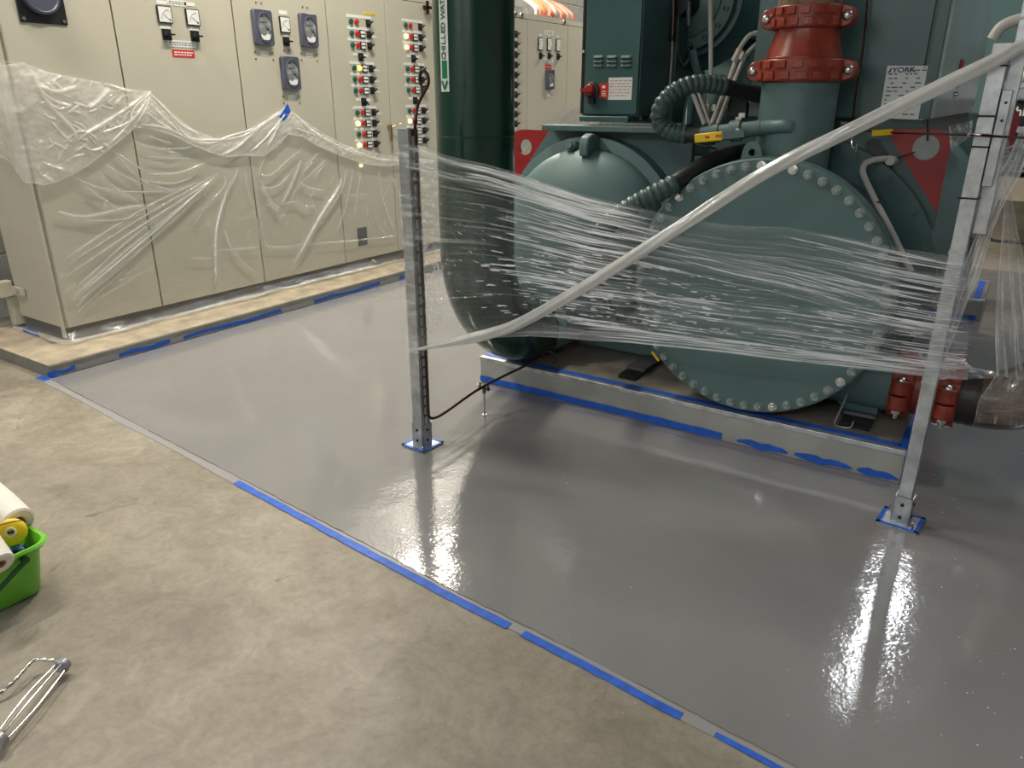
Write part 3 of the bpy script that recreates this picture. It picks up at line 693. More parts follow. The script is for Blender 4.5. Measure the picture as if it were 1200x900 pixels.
for k in range(75):
    u = rs.uniform(40, 168); lo = np.interp(u, [46, 80, 120, 155, 172], [214, 200, 172, 142, 112]); hi = np.interp(u, [22, 90, 130, 172], [76, 95, 103, 110])
    v = rs.uniform(hi + 3, lo - 3); a = rs.choice((rs.gauss(-.75, .3), rs.gauss(.55, .35))); L_ = rs.uniform(5, 20)
    A2((u, v), (u + math.cos(a) * L_ * .5 + rs.uniform(-2, 2), v + math.sin(a) * L_ * .5 + rs.uniform(-2, 2)), (u + math.cos(a) * L_, v + math.sin(a) * L_), w=rs.uniform(.004, .012), h=.008, d=rs.uniform(.25, .65))
def clearwin(S, Z_):   # the clearer single-layer triangle low on the flap
    c = fp(66, 182); return -.35 * np.exp(-(((S - c[0]) / .16) ** 2 + ((Z_ - c[1]) / .11) ** 2))
flap('folded_flap', fb, ft, 260, 200, .030, 21, clearwin, f2, ds, FLAPM)
# side of the same flap going off over the end of the row
flap('side_flap', [(CY - .56, 1.36), (CY - .24, 1.14)], [(CY - .56, 1.66), (CY - .24, 1.60)], 40, 40, .03, 31, None, [], ds, FLAPM)
# --- doubled band along the top from the first peak, over the blue tape, to the post
b2 = [fp(*p) for p in [(152, 149), (175, 151), (198, 158), (222, 170), (245, 179), (262, 184), (285, 182), (305, 183), (322, 172), (334, 157), (350, 160), (372, 172), (395, 182), (425, 192), (450, 195), (478, 191), (506, 191)]]
tt2 = [fp(*p) for p in [(152, 146), (165, 118), (172, 108), (195, 129), (222, 151), (250, 162), (285, 153), (305, 141), (331, 125), (350, 139), (375, 156), (400, 169), (440, 180), (478, 185), (506, 187)]]
f3 = []
def A3(*p, w=.007, h=.011, d=.6): f3.append(F_(w * .75, h * .7, d, *p))
A3((172, 110), (195, 135), (215, 160), (240, 165)); A3((170, 120), (190, 140), (210, 157)); A3((172, 109), (205, 143), (230, 158)); A3((165, 130), (185, 145), (212, 160), (240, 172)); A3((160, 146), (190, 150), (220, 164))
A3((331, 128), (300, 150), (275, 172), (256, 182), w=.014, d=.8); A3((333, 130), (310, 160), (290, 178)); A3((328, 128), (290, 155), (262, 163), (232, 164)); A3((325, 140), (318, 158), (310, 172), w=.016, d=.7); A3((336, 128), (360, 152), (395, 172), (430, 186), w=.012, d=.7)
A3((340, 150), (370, 160), (400, 178)); A3((300, 150), (270, 158), (240, 168), (215, 160)); A3((400, 172), (440, 187), (480, 188), w=.016, d=.35); A3((345, 140), (352, 152), (360, 160))
flap('doubled_band', b2, tt2, 700, 60, .022, 41, lambda S, Z_: .12 + 0 * S, f3, ds, FLAPM, rimb=.8, nz=(6, 14))
# blue tape holding the peak
c0, c1 = X(334, 122, FX), X(327, 140, FX); q = (c1 - c0)
bm = NB(); prism(bm, [(X(*p, FX).y, X(*p, FX).z) for p in [(333, 121), (337, 130), (332, 138), (328, 142), (323, 136), (328, 130)]], 0, FX + .035, FX + .0365)
tag(obj('masking_tape', bm, BLUET, None, smooth=False), 'blue tape tab holding the peak of the plastic sheet to a panel door', 'tape')
# blue tape at the foot of the row's near end
bm = NB(); a = Y(28, 381, 2.03); b = Y(47, 391, 2.03)
box(bm, a.x, b.x, 2.018, 2.020, .078, .112); tag(obj('masking_tape', bm, BLUET, None, smooth=False), 'short blue tape holding the sheet at the foot of the end panel', 'tape')

# ================================================================ FLOOR TAPES
tp = [Z(*p) for p in [(277, 565), (375, 608), (533, 696), (596, 733), (690, 785), (800, 837), (845, 865), (920, 900)]]
e2 = lerp_path(edge[:-1], 40)
def off_edge(x, d):
    for a, b in zip(edge, edge[1:]):
        if a.x <= x <= b.x: return Vector((x, a.y + (b.y - a.y) * (x - a.x) / (b.x - a.x) + d, .0004))
xs = [-4.33 + .05 * k for k in range(97)]
P1 = [off_edge(x, -.022) for x in xs if off_edge(x, 0)]
strip('masking_tape', P1, [.036 + .006 * math.sin(7 * p.x) for p in P1], TAPEP, (0, 0, 1), 'paint-smeared tape line edging the grey coating against the bare concrete', 'tape', wob=.06)
# clean blue stretches, widest in the middle of the frame
def edge_tape(x0, x1, d0, w0, label):
    n = int((x1 - x0) / .04); P_ = [off_edge(x0 + (x1 - x0) * k / n, d0) + Vector((0, 0, .0016)) for k in range(n + 1)]
    strip('masking_tape', P_, w0, BLUET, (0, 0, 1), label, 'tape', wob=.12)
edge_tape(-2.41, -1.0, -.030, .030, 'clean blue stretch of floor tape below the left post')
edge_tape(-.95, -.45, -.031, .026, 'clean blue stretch of floor tape in the lower middle, ending in a torn edge')
edge_tape(-.36, -.10, -.030, .017, 'thin blue stretch of floor tape running off the lower frame edge')
# tape along the plinth foot: paint-smeared, with cleaner stretches
P2 = [Vector((-4.2745, 1.80 + .08 * k, .022)) for k in range(60)]
strip('masking_tape', P2, .034, TAPEP, (1, 0, 0), 'paint-smeared blue tape along the foot of the panel plinth', 'tape', wob=.15)
for (u0, v0), (u1, v1), lb in (((88, 429), (55, 437), 'short'), ((200, 402), (140, 417), 'ragged'), ((330, 365), (215, 394), 'long clean'), ((445, 332), (368, 354), 'far'), ((479, 322), (468, 326), 'last visible')):
    a = X(u0, v0, -4.272); b = X(u1, v1, -4.272)
    P_ = [Vector((-4.2725, b.y + (a.y - b.y) * k / 8, .026 + .004 * math.sin(k))) for k in range(9)]
    strip('masking_tape', P_, .022, BLUET, (1, 0, 0), lb + ' stretch of blue tape on the grey side of the panel plinth', 'tape', wob=.3)
bm = NB(); box(bm, -4.30, -4.2735, 1.778, 1.7805, .006, .036); box(bm, -4.273, -4.271, 1.781, 1.81, .004, .034)
box(bm, -4.36, -4.26, 1.735, 1.775, .0005, .002)
tag(obj('masking_tape', bm, BLUET, None, smooth=False), 'torn blue tape wrapped round the foot of the plinth corner', 'tape')

# ================================================================ CHILLER PADS
def equip_pad(y0, y1, x0, x1, h, label):
    t = thing('machine_pad', ((x0 + x1) / 2, (y0 + y1) / 2, .003), label, 'plinth')
    obj('pad_body', box(NB(), x0, x1, y0, y1, .0031, h - .012), PADG, t, smooth=False, bevel=.003)
    obj('pad_angle', box(NB(), x0 - .002, x1 + .002, y0 - .003, y0 + .03, h - .022, h), ZINC, t, smooth=False, bevel=.002)
    obj('pad_top', box(NB(), x0 + .004, x1 - .004, y0 + .03, y1, h - .012, h - .001), PADTOP, t, smooth=False)
    return t
PY = 3.065
equip_pad(PY, 3.75, -2.262, -.178, .150, 'long grey concrete pad with taped edges under the near end of the chiller')
P_ = [Vector((-2.255 + .05 * k, PY + .045, .151)) for k in range(42)]
strip('masking_tape', P_, .036, BLUET, (0, 0, 1), 'blue tape line along the top edge of the near chiller pad', 'tape', wob=.05)
P_ = [Vector((-2.262 + .05 * k, PY - .0035, .026)) for k in range(28)]
strip('masking_tape', P_, .034, BLUET, (0, -1, 0), 'long blue tape line along the foot of the near chiller pad', 'tape', wob=.12)
P_ = [Vector((-2.262 + .05 * k, PY - .034, .0036)) for k in range(42)]
strip('masking_tape', P_, .05, mat('dull_paint_smear', (.20, .19, .20), .35), (0, 0, 1), 'dull grey smear line on the floor in front of the near chiller pad', 'paint smear', wob=.2)
for (a, b, lb) in ((-.84, -.62, 'first torn'), (-.59, -.36, 'second torn'), (-.34, -.185, 'last torn')):
    P_ = [Vector((a + (b - a) * k / 8, PY - .0035, .024 + .003 * math.sin(k * 1.3))) for k in range(9)]
    strip('masking_tape', P_, [.012, .022, .03, .032, .028, .03, .024, .02, .01], BLUET, (0, -1, 0), lb + ' piece of blue tape at the right end of the pad foot', 'tape', wob=.3)
P_ = [Vector((-.195, PY + .02 + .03 * k, .151)) for k in range(16)]
strip('masking_tape', P_, .03, BLUET, (0, 0, 1), 'blue tape on the right-hand top edge of the near chiller pad', 'tape')
bm = NB(); box(bm, -.177, -.1755, PY - .002, PY + .05, .09, .15); tag(obj('masking_tape', bm, BLUET, None, smooth=False), 'blue tape end folded over the corner of the near pad behind the right post', 'tape')
equip_pad(5.98, 6.7, -2.2, -.07, .150, 'far concrete pad under the other end of the chiller')
strip('masking_tape', [Vector((-.12, 6.0 + .05 * k, .151)) for k in range(14)], .04, BLUET, (0, 0, 1), 'blue tape along the top of the far chiller pad', 'tape')
strip('masking_tape', [Vector((-2.1 + .1 * k, 5.9745, .02)) for k in range(21)], .03, BLUET, (0, -1, 0), 'blue tape along the foot of the far chiller pad', 'tape')

# ================================================================ POSTS (slotted strut channel on taped base plates)
def strut(px, py, z1, ang, label, slots=True, s=.041):
    t = thing('strut_post', (px, py, .003), label, 'post')
    h = s / 2; th = .003
    def loc(x, y): return (px + x * math.cos(ang) - y * math.sin(ang), py + x * math.sin(ang) + y * math.cos(ang))
    # C section: web on -y side and two flanges, lips on the slotted open side
    sec = [(-h, -h), (h, -h), (h, h), (h - .009, h), (h - .009, h - th), (h - th, h - th), (h - th, -h + th), (-h + th, -h + th), (-h + th, h - th), (-h + .009, h - th), (-h + .009, h), (-h, h)]
    bm = NB(); prism(bm, [loc(*p) for p in sec], 2, .012, z1)
    obj('channel', bm, ZINC, t, smooth=False)
    return t, loc
t, loc = strut(-2.010, 2.278, 1.345, R(-4), 'galvanised slotted strut post standing left, beside the dark green pipe', s=.055)
lp = t
# slots on the face to the right (+x side of the section)
bm = NB(); h = .0276
slotm = mat('slot_shadow', (.03, .03, .032), .6)
proto = None
k = 0; z = .13
while z < 1.33:
    c = loc(h, 0)
    if proto is None:
        b = NB(); pts = []
        for q in range(9): a = math.pi * q / 8; pts.append((.0062 * math.cos(a), .0095 + .0062 * math.sin(a)))
        for q in range(9): a = math.pi + math.pi * q / 8; pts.append((.0062 * math.cos(a), -.0095 + .0062 * math.sin(a)))
        vs = [b.verts.new((-.0002, p[0], p[1])) for p in pts]; vs2 = [b.verts.new((.0012, p[0], p[1])) for p in pts]
        bridge(b, vs, vs2); b.faces.new(vs2); me = bpy.data.meshes.new('slot'); b.to_mesh(me); b.free(); me.materials.append(mat('slot_pale_through', (.55, .53, .48), .6) if True else slotm); proto = me
    o = inst('slot', proto, lp, (c[0], c[1], z), (0, 0, R(-4)), (1, 1.3, 1.2)); z += .045
# dark strip painted for the shaded channel interior around the slots
prism(bm, [loc(h - .0004, -.0125), loc(h + .0006, -.0125), loc(h + .0006, .0125), loc(h - .0004, .0125)], 2, .112, 1.34); obj('painted_inner_shade', bm, mat('inner_shade_steel', (.10, .10, .11), .5, metal=.5), lp, smooth=False)
def baseplate(t, loc, px, py, ang, w_, d_, tapelab):
    bm = NB(); q = [loc(a * w_ / 2, b * d_ / 2) for a, b in ((-1, -1), (1, -1), (1, 1), (-1, 1))]; prism(bm, q, 2, .0032, .010)
    obj('base_plate', bm, ZINC, t, smooth=False, bevel=.001)
    bm = NB(); s = .0305; th = .005
    for sec in ([(-s, -s), (s, -s), (s, -s + th), (-s, -s + th)], [(s - th, -s), (s, -s), (s, s), (s - th, s)], [(-s, -s), (-s + th, -s), (-s + th, s), (-s, s)]):
        prism(bm, [loc(*p) for p in sec], 2, .010, .112)
    br = obj('post_socket', bm, ZINC, t, smooth=False)
    for zz in (.035, .085):
        for (dx, dy, nx, ny) in ((0, -s - .001, 0, -1), (s + .001, 0, 1, 0)):
            a = loc(dx, dy); b_ = loc(dx + nx * .004, dy + ny * .004)
            obj('socket_hole', cyl(NB(), (*a, zz), (*b_, zz), .006, n=12), BLACK, t)
    for a, b in ((-1, 1), (1, -1)):
        c = loc(a * w_ * .33, b * d_ * .33)
        obj('anchor_bolt', cyl(cyl(NB(), (*c, .010), (*c, .018), .009, n=6), (*c, .018), (*c, .032), .005, n=8), CHROME, t)
    # tape frame on the plate
    tf = thing('masking_tape', (px, py, .0105), tapelab, 'tape')
    for (a0, b0, a1, b1) in ((-1, -1, 1, -.80), (.80, -1, 1, 1), (-1, .80, 1, 1), (-1, -1, -.80, 1)):
        bm = NB(); prism(bm, [loc(x * w_ * .52, y * d_ * .52) for x, y in ((a0, b0), (a1, b0), (a1, b1), (a0, b1))], 2, .0102, .0118)
        obj('tape_strip', bm, BLUET, tf, smooth=False)
baseplate(t, loc, -2.01, 2.278, R(-4), .130, .130, 'blue tape frame on the base plate of the left post')
t2, loc2 = strut(-.133, 2.757, 1.60, R(-5), 'tall galvanised strut post standing right, in front of the chiller', s=.043)
baseplate(t2, loc2, -.133, 2.757, R(-5), .135, .130, 'blue tape frame on the base plate of the right post')
# second channel bolted behind the right post, and its bracket
bm = NB(); prism(bm, [(-.108, 2.785), (-.070, 2.785), (-.070, 2.825), (-.108, 2.825)], 2, 1.05, 1.85); obj('back_channel', bm, ZINC, t2, smooth=False, bevel=.002)
bm = NB(); box(bm, -.110, -.082, 2.745, 2.785, 1.20, 1.475); o = obj('side_bracket', bm, ZINC, t2, smooth=False, bevel=.002)
for zz in (1.44, 1.39): obj('bracket_hole', cyl(NB(), (-.094, 2.7435, zz), (-.094, 2.7455, zz), .0045, n=10), BLACK, o)
# cable ties on the right post
for (u, v), lb in (((1163, 77), 'top'), ((1150, 136), 'second'), ((1143, 172), 'third'), ((1127, 232), 'lowest')):
    c = Y(u, v, 2.735); s = .0240
    pts = [loc2(a * s, b * s) for a, b in ((-1, -1), (1, -1), (1, 1), (-1, 1))]
    bm = NB()
    for i in range(4): a, b = pts[i], pts[(i + 1) % 4]; cyl(bm, (*a, c.z), (*b, c.z), .0028, n=6)
    a = pts[0]; box(bm, a[0] - .008, a[0] + .002, a[1] - .006, a[1] + .003, c.z - .004, c.z + .004)
    tag(obj('cable_tie', bm, BLACK, None), lb + ' black cable tie round the right-hand post', 'cable tie')
# ================================================================ CHILLER
ch = thing('water_chiller', (-1.35, 3.7, .15), 'large grey-green water chiller with bolted round cover and domed head, on the taped pad', 'chiller')
CXP, CZP, RB, CYF = -.850, .703, .5035, 3.060
# --- cover plate with 52 bolts
cp = obj('cover_plate', lathe(NB(), (CXP, CYF, CZP), (0, 1, 0), [(0, .526), (.004, .531), (.030, .531), (.032, .528)], 128), GREEN, ch)
obj('gasket', lathe(NB(), (CXP, CYF + .032, CZP), (0, 1, 0), [(0, .520), (.008, .520)], 96), BLACK, cp)
obj('flange_ring', lathe(NB(), (CXP, CYF + .040, CZP), (0, 1, 0), [(0, .534), (.034, .534), (.036, .53)], 128), GREEN, cp)
bm = NB(); cyl(bm, (0, 0, 0), (0, -.004, 0), .0185, n=16); cyl(bm, (0, -.004, 0), (0, -.020, 0), .0150, n=6); cyl(bm, (0, -.020, 0), (0, -.028, 0), .0085, n=10)
bmesh.ops.recalc_face_normals(bm, faces=bm.faces); boltme = bpy.data.meshes.new('bolt'); bm.to_mesh(boltme); bm.free(); boltme.materials.append(GBOLT)
boltme2 = boltme.copy(); boltme2.materials.clear(); boltme2.materials.append(CHROME)
q = Y(892.5, 194.5, CYF); a0 = math.atan2(q.z - CZP, q.x - CXP)
for k in range(52):
    a = a0 + 2 * math.pi * k / 52
    inst('bolt', boltme2 if k in (0, 6, 51, 50, 28, 33) else boltme, cp, (CXP + RB * math.cos(a), CYF, CZP + RB * math.sin(a)), (0, random.random() * 2, 0))
# --- waterbox barrel behind it and bolted ring to tube sheet
obj('waterbox', lathe(NB(), (CXP, 3.13, CZP), (0, 1, 0), [(0, .492), (.36, .492)], 96), GREEN, ch)
rg = obj('shell_flange', lathe(NB(), (CXP + .02, 3.470, CZP + .0), (0, 1, 0), [(0, .600), (.004, .604), (.044, .604)], 96), GREEND, ch)
bm = NB(); cyl(bm, (0, 0, 0), (0, -.016, 0), .017, n=6); cyl(bm, (0, -.016, 0), (0, -.03, 0), .009, n=8); m_ = bpy.data.meshes.new('bolt'); bmesh.ops.recalc_face_normals(bm, faces=bm.faces); bm.to_mesh(m_); bm.free(); m_.materials.append(GREEND)
for k in range(44):
    a = 2 * math.pi * k / 44 + .03; inst('bolt', m_, rg, (CXP + .02 + .572 * math.cos(a), 3.470, CZP + .572 * math.sin(a)))
# --- tube sheets
ts = obj('tube_sheet', prism(NB(), [(-1.25, .17), (-.30, .17), (-.275, .19), (-.275, 1.27)] + [(-.325 + .055 * math.cos(R(a)), 1.275 + .06 * math.sin(R(a))) for a in (0, 30, 60, 90)] + [(-1.25, 1.335)], 1, 3.515, 3.555), GREEND, ch, smooth=False, bevel=.002)
ts2 = obj('tube_sheet', prism(NB(), [(-1.335, .17), (-1.335, 1.262), (-1.39, 1.30), (-2.12, 1.30), (-2.40, .93), (-2.42, .30), (-2.36, .17)], 1, 3.515, 3.555), GREEN, ch, smooth=False, bevel=.002)
lug = prism(NB(), [(-.52, 1.3365), (-.276, 1.02)] + [(-.2735, 1.02)] + [(-.330 + .057 * math.cos(R(a)), 1.277 + .06 * math.sin(R(a))) for a in (0, 20, 40, 60, 80, 90)], 1, 3.508, 3.5145)
lo_ = obj('lifting_lug', lug, REDL, ts, smooth=False); 
c = Y(1085, 173, 3.505)
obj('lug_hole', lathe(NB(), (c.x, 3.507, c.z), (0, -1, 0), [(0, .048), (.003, .048), (.003, .044)], 28), mat('pale_green_plate', (.30, .34, .33), .3), lo_)
c2 = Y(617, 170, 3.54)
b = NB(); n = 28
def plate_hole(bm, outer, hc, hr, ax, d0, d1, n=24):
    """plate with a real round hole: outer polygon resampled by angle about the hole centre"""
    oc = []
    for k in range(n):
        a = 2 * math.pi * k / n; dx, dz = math.cos(a), math.sin(a); best = None
        for i in range(len(outer)):
            (x1, z1), (x2, z2) = outer[i], outer[(i + 1) % len(outer)]; ex, ez = x2 - x1, z2 - z1
            det = dx * -ez + dz * ex
            if abs(det) < 1e-9: continue
            rx, rz = x1 - hc[0], z1 - hc[1]; t = (rx * -ez + rz * ex) / det; s = (dx * rz - dz * rx) / det
            if t > 0 and -1e-6 <= s <= 1 + 1e-6 and (best is None or t < best): best = t
        oc.append((hc[0] + dx * best, hc[1] + dz * best))
    ic = [(hc[0] + hr * math.cos(2 * math.pi * k / n), hc[1] + hr * math.sin(2 * math.pi * k / n)) for k in range(n)]
    def P3(p, d):
        q = [0, 0, 0]; i = [k for k in range(3) if k != ax]; q[i[0]], q[i[1]] = p; q[ax] = d; return q
    O0, O1, I0, I1 = ([bm.verts.new(P3(p, d)) for p in L_] for L_, d in ((oc, d0), (oc, d1), (ic, d0), (ic, d1)))
    bridge(bm, O0, O1); bridge(bm, I0, I1); bridge(bm, O0, I0); bridge(bm, O1, I1); return bm
arc = [(c2.x - .02 + .085 * math.cos(R(a)), c2.z + .005 + .075 * math.sin(R(a))) for a in (90, 120, 150, 180)]
obj('lifting_lug', plate_hole(NB(), [(-2.12, .93), (-2.12, 1.30), (-2.13, c2.z + .08)] + arc + [(c2.x - .105, .93)], (c2.x, c2.z - .01), .040, 1, 3.528, 3.545, 36), REDL, ts2, smooth=False)
obj('top_ledge', box(NB(), -2.10, -1.345, 3.40, 3.56, 1.301, 1.328), GREEN, ch, smooth=False, bevel=.003)
obj('shell_cradle', box(NB(), -2.14, -.30, 3.557, 3.60, .152, .30), GREEND, ch, smooth=False)
# --- shells
obj('condenser_shell', lathe(NB(), (-.80, 3.556, .72), (0, 1, 0), [(0, .565), (2.72, .565)], 72), GREEN, ch)
obj('evaporator_shell', lathe(NB(), (-1.86, 3.556, .74), (0, 1, 0), [(0, .46), (2.72, .46)], 64), GREEN, ch)
te = obj('tube_sheet', box(NB(), -2.42, -.205, 6.28, 6.32, .16, 1.36), GREEN, ch, smooth=False)
cq = Y(1170, 143, 6.27)
obj('lifting_lug', plate_hole(NB(), [(cq.x - .06, 1.12), (cq.x - .06, cq.z + .10)] + [(cq.x + .02 + .10 * math.cos(R(a)), cq.z + .11 * math.sin(R(a))) for a in (90, 60, 30, 0)] + [(cq.x + .10, 1.12)], (cq.x, cq.z), .05, 1, 6.262, 6.278, 36), REDL, te, smooth=False)
# --- domed head
dh = obj('domed_head', lathe(NB(), (-1.835, 3.425, .772), (0, -1, 0), [(0, .452), (.03, .450)] + [(.03 + .185 * math.sin(R(a)), .450 * math.cos(R(a))) for a in range(8, 90, 7)], 80, caps=(True, True)), GREEN, ch, ang=60)
obj('head_flange', lathe(NB(), (-1.835, 3.513, .772), (0, -1, 0), [(0, .505), (.085, .505), (.088, .500)], 80), GREEN, dh)
c = Y(688, 168, 3.34)
bm = NB(); pts = [(c.x - .03, c.z - .035)] + [(c.x + .045 * math.cos(R(a)), c.z + .0 + .04 * math.sin(R(a))) for a in (150, 120, 90, 60, 30)] + [(c.x + .03, c.z - .05)]
prism(bm, [(3.43, c.z + .03), (3.36, c.z + .045), (3.315, c.z + .03), (3.30, c.z - .01), (3.305, c.z - .06), (3.43, c.z - .04)], 0, c.x - .024, c.x + .024)
obj('lifting_eye', bm, GREEN, dh, bevel=.008)
c = Y(668, 171, 3.36); obj('drain_plug', cyl(cyl(NB(), (c.x, 3.43, c.z - .012), (c.x - .0, 3.36, c.z + .004), .030, n=18), (c.x, 3.36, c.z + .004), (c.x, 3.343, c.z + .008), .021, n=6), GREEN, dh)
obj('inlet_nozzle', lathe(NB(), (-2.0, 3.216, .392), (0, 1, 0), [(0, .180), (.05, .212), (.20, .215)], 48), GREEN, ch)
# feet
for x0, x1 in ((-1.50, -1.40), (-.46, -.33), (-2.2, -2.06)):
    f = obj('foot', box(NB(), x0, x1, 3.28, 3.5, .168, .182), BASEM, ch, smooth=False, bevel=.002)
    obj('rubber_mount', box(NB(), x0 + .005, x1 - .005, 3.18, 3.48, .151, .1675), BLACK, f, smooth=False)
obj('foot_web', prism(NB(), [(-.47, .186), (-.33, .186), (-.33, .36), (-.62, .36)], 1, 3.30, 3.33), GREEND, ch, smooth=False)
# lifting eye on the waterbox
c = Y(882, 178, 3.115)
obj('lifting_eye', plate_hole(NB(), [(c.x - .045, c.z - .05)] + [(c.x + .038 * math.cos(R(a)) , c.z + .042 * math.sin(R(a))) for a in (180, 150, 120, 90, 60, 30, 0)][::1] + [(c.x + .05, c.z - .05)], (c.x, c.z - .002), .014, 1, 3.104, 3.124, 24), GREEN, ch, smooth=False)

# --- top nozzle, couplings, reducer, lagged riser
NX, NY = Y(938, 98, 3.33).x, 3.33
nz = obj('outlet_nozzle', lathe(NB(), (NX, NY, 1.05), (0, 0, 1), [(0, .148), (.46, .148)], 56), GREEN, ch)
def coupling(c, ax, r, wid, label, ear, seed, bl=.048):
    """grooved pipe coupling: ring housing with raised blocks, two bolted ears. ear = unit vector to an ear, bolts along boltdir"""
    t = thing('pipe_coupling', c, label, 'pipe coupling')
    ax = Vector(ax); ear = Vector(ear); bd = ax.cross(ear); c = Vector(c)
    n = 72; bm = NB(); rings = []
    for d, rr in ((-wid / 2, r + .004), (-wid / 2, r + .022), (wid / 2, r + .022), (wid / 2, r + .004)):
        rings.append([bm.verts.new(c + ax * d + (ear * math.cos(2 * math.pi * k / n) + bd * math.sin(2 * math.pi * k / n)) * rr) for k in range(n)])
    for a, b_ in zip(rings, rings[1:] + rings[:1]): bridge(bm, a, b_)
    hs = obj('housing', bm, REDC, t, bevel=.003)
    # raised blocks round the ring in two rows, on the side that shows
    for side in ((1,) if bd.dot(Vector((0, -1, .5))) > 0 else (-1,)):
        for k in range(6):
            for row in (-1, 1):
                a0 = (28 + k * 21) + (6 if row > 0 else 0); a1 = a0 + 13
                vs = []; bm = NB()
                for rr in (r + .020, r + .031):
                    for a in (a0, (a0 + a1) / 2, a1):
                        for d in (row * wid * .08, row * wid * .43):
                            an = R(a); vs.append(bm.verts.new(c + ax * d + (ear * math.cos(an) + bd * side * math.sin(an)) * rr))
                lo4 = vs[:6]; hi4 = vs[6:]
                for i in (0, 2):
                    bm.faces.new((hi4[i], hi4[i + 1], hi4[i + 3], hi4[i + 2]))
                    bm.faces.new((lo4[i], hi4[i], hi4[i + 2], lo4[i + 2])); bm.faces.new((lo4[i + 1], lo4[i + 3], hi4[i + 3], hi4[i + 1]))
                bm.faces.new((lo4[0], lo4[1], hi4[1], hi4[0])); bm.faces.new((lo4[4], hi4[4], hi4[5], lo4[5]))
                obj('raised_block', bm, REDC, hs, smooth=False, bevel=.002)
    for s in (-1, 1):
        e = c + ear * s * (r + .028)
        bm = NB()
        for q in (-1, 1):
            # boss: rounded block each side of the split
            p0 = e + bd * q * .004; p1 = e + bd * q * bl
            u = ear * s; pr = []
            for an in range(-90, 91, 30): pr.append((math.cos(R(an)) * .030, math.sin(R(an)) * wid * .48))
            pr = [(-.035, -wid * .48)] + pr + [(-.035, wid * .48)]
            va = [bm.verts.new(p0 + u * x + ax * z) for x, z in pr]; vb = [bm.verts.new(p1 + u * x + ax * z) for x, z in pr]
            bridge(bm, va, vb); bm.faces.new(va[::-1]); bm.faces.new(vb)
        er = obj('bolt_pad', bm, REDC, t, bevel=.004)
        for q in (-1, 1):
            p = e + u * .004
            bm = NB()
            if q * bd.dot(Vector((0, -1, 0.5))) > 0:
                lathe(bm, p + bd * q * (bl - .001), bd * q, [(0, .019), (.006, .0185), (.012, .014), (.0155, .007), (.0165, 0)], 20)
            else:
                cyl(bm, p + bd * q * (bl - .001), p + bd * q * (bl + .016), .018, n=6); cyl(bm, p + bd * q * (bl + .016), p + bd * q * (bl + .037), .0095, n=10)
            obj('bolt', bm, CHROME, er)
    return t
coupling((NX, NY, 1.555), (0, 0, 1), .150, .078, 'lower red grooved coupling on the vertical pipe above the chiller', (1, 0, 0), 2)
obj_r = obj('pipe_reducer', lathe(NB(), (NX, NY, 1.512), (0, 0, 1), [(0, .150), (.090, .150), (.092, .146), (.150, .126), (.185, .119), (.215, .118), (.26, .118)], 56), REDC, None)
tag(obj_r, 'red cast reducer cone between the two upper pipe couplings', 'pipe fitting')
coupling((NX, NY, 1.745), (0, 0, 1), .118, .078, 'upper red grooved coupling just below the scorched pipe', (1, 0, 0), 3)
bm = NB(); prof = [(0, .119)] + [(.06 * k, .119 + .004 * math.sin(k * 2.3)) for k in range(1, 18)]
lathe(bm, (NX, NY, 1.7705), (0, 0, 1), prof, 48); tag(obj('riser_pipe', bm, INSUL, None), 'brown scorched riser pipe rising out of the top coupling', 'pipe')

# --- side nozzle low right, couplings along +x
SX, SY_, SZ = -.30, 3.36, .325
obj('side_nozzle', lathe(NB(), (-.62, SY_, SZ), (1, 0, 0), [(0, .125), (.335, .125)], 40), GREEN, ch)
def coupling_x(x, label, seed): return coupling((x, SY_, SZ), (1, 0, 0), .122, .078, label, (0, -1, 0), seed, bl=.064)
coupling_x(-.255, 'low red coupling left of the right post, bolted to the chiller nozzle', 4)
tag(obj('pipe_spool', lathe(NB(), (-.284, SY_, SZ), (1, 0, 0), [(0, .1255), (.07, .1255), (.075, .118), (.15, .118), (.155, .1255), (.225, .1255)], 40), REDC, None), 'short red pipe spool between the two low couplings behind the right post', 'pipe fitting')
coupling_x(-.088, 'low red coupling right of the right post, next to the blackened pipe', 5)
tag(obj('blackened_pipe', tube(NB(), [(-.060 + .02 * k, SY_, SZ) for k in range(5)], [.121, .123, .120, .124, .121], 40), mat('black_sealant', (.018, .016, .015), .4, bump=.8, bscale=40), None), 'blackened pipe end right of the low red couplings', 'pipe')
pts = [(.021, SY_, SZ)] + [(.03 + .24 * math.sin(R(a)), SY_ - .02 * math.sin(R(a)), SZ + .24 * (1 - math.cos(R(a)))) for a in range(0, 91, 6)] + [(.27, SY_ - .02, SZ + .5)]
tag(obj('pipe_elbow', tube(NB(), pts, .122, 40), BROWNP, None), 'wet-looking brown pipe elbow under hanging clear film, lower right', 'pipe')

# --- hoses
def ribbed(pts, r_, black_in, black_out, label, pitch=.026, n=16, m=None):
    m = mat('hose_dark_green', (.045, .085, .082), .4)
    r = r_; P_ = smooth_path(pts, 40); L_ = [0]
    for a, b_ in zip(P_, P_[1:]): L_.append(L_[-1] + (b_ - a).length)
    P_ = lerp_path(P_, int(L_[-1] / .0032)); N_ = len(P_); tot = L_[-1]
    t = thing('ribbed_hose', P_[0], label, 'hose')
    i0 = int(N_ * black_in); i1 = int(N_ * (1 - black_out))
    if i0 > 3: obj('hose_sleeve', tube(NB(), P_[:i0 + 1], r * .93, n), BLACKH, t)
    def rr(i):
        s = (i * .0032) % pitch / pitch; return r * (.88 + .20 * (abs(math.sin(math.pi * s)) ** .7))
    obj('hose_corrugation', tube(NB(), P_[i0:i1 + 1], rr, n), m, t, ang=70)
    if i1 < N_ - 4: obj('hose_sleeve', tube(NB(), P_[i1:], r * .93, n), BLACKH, t)
    return t
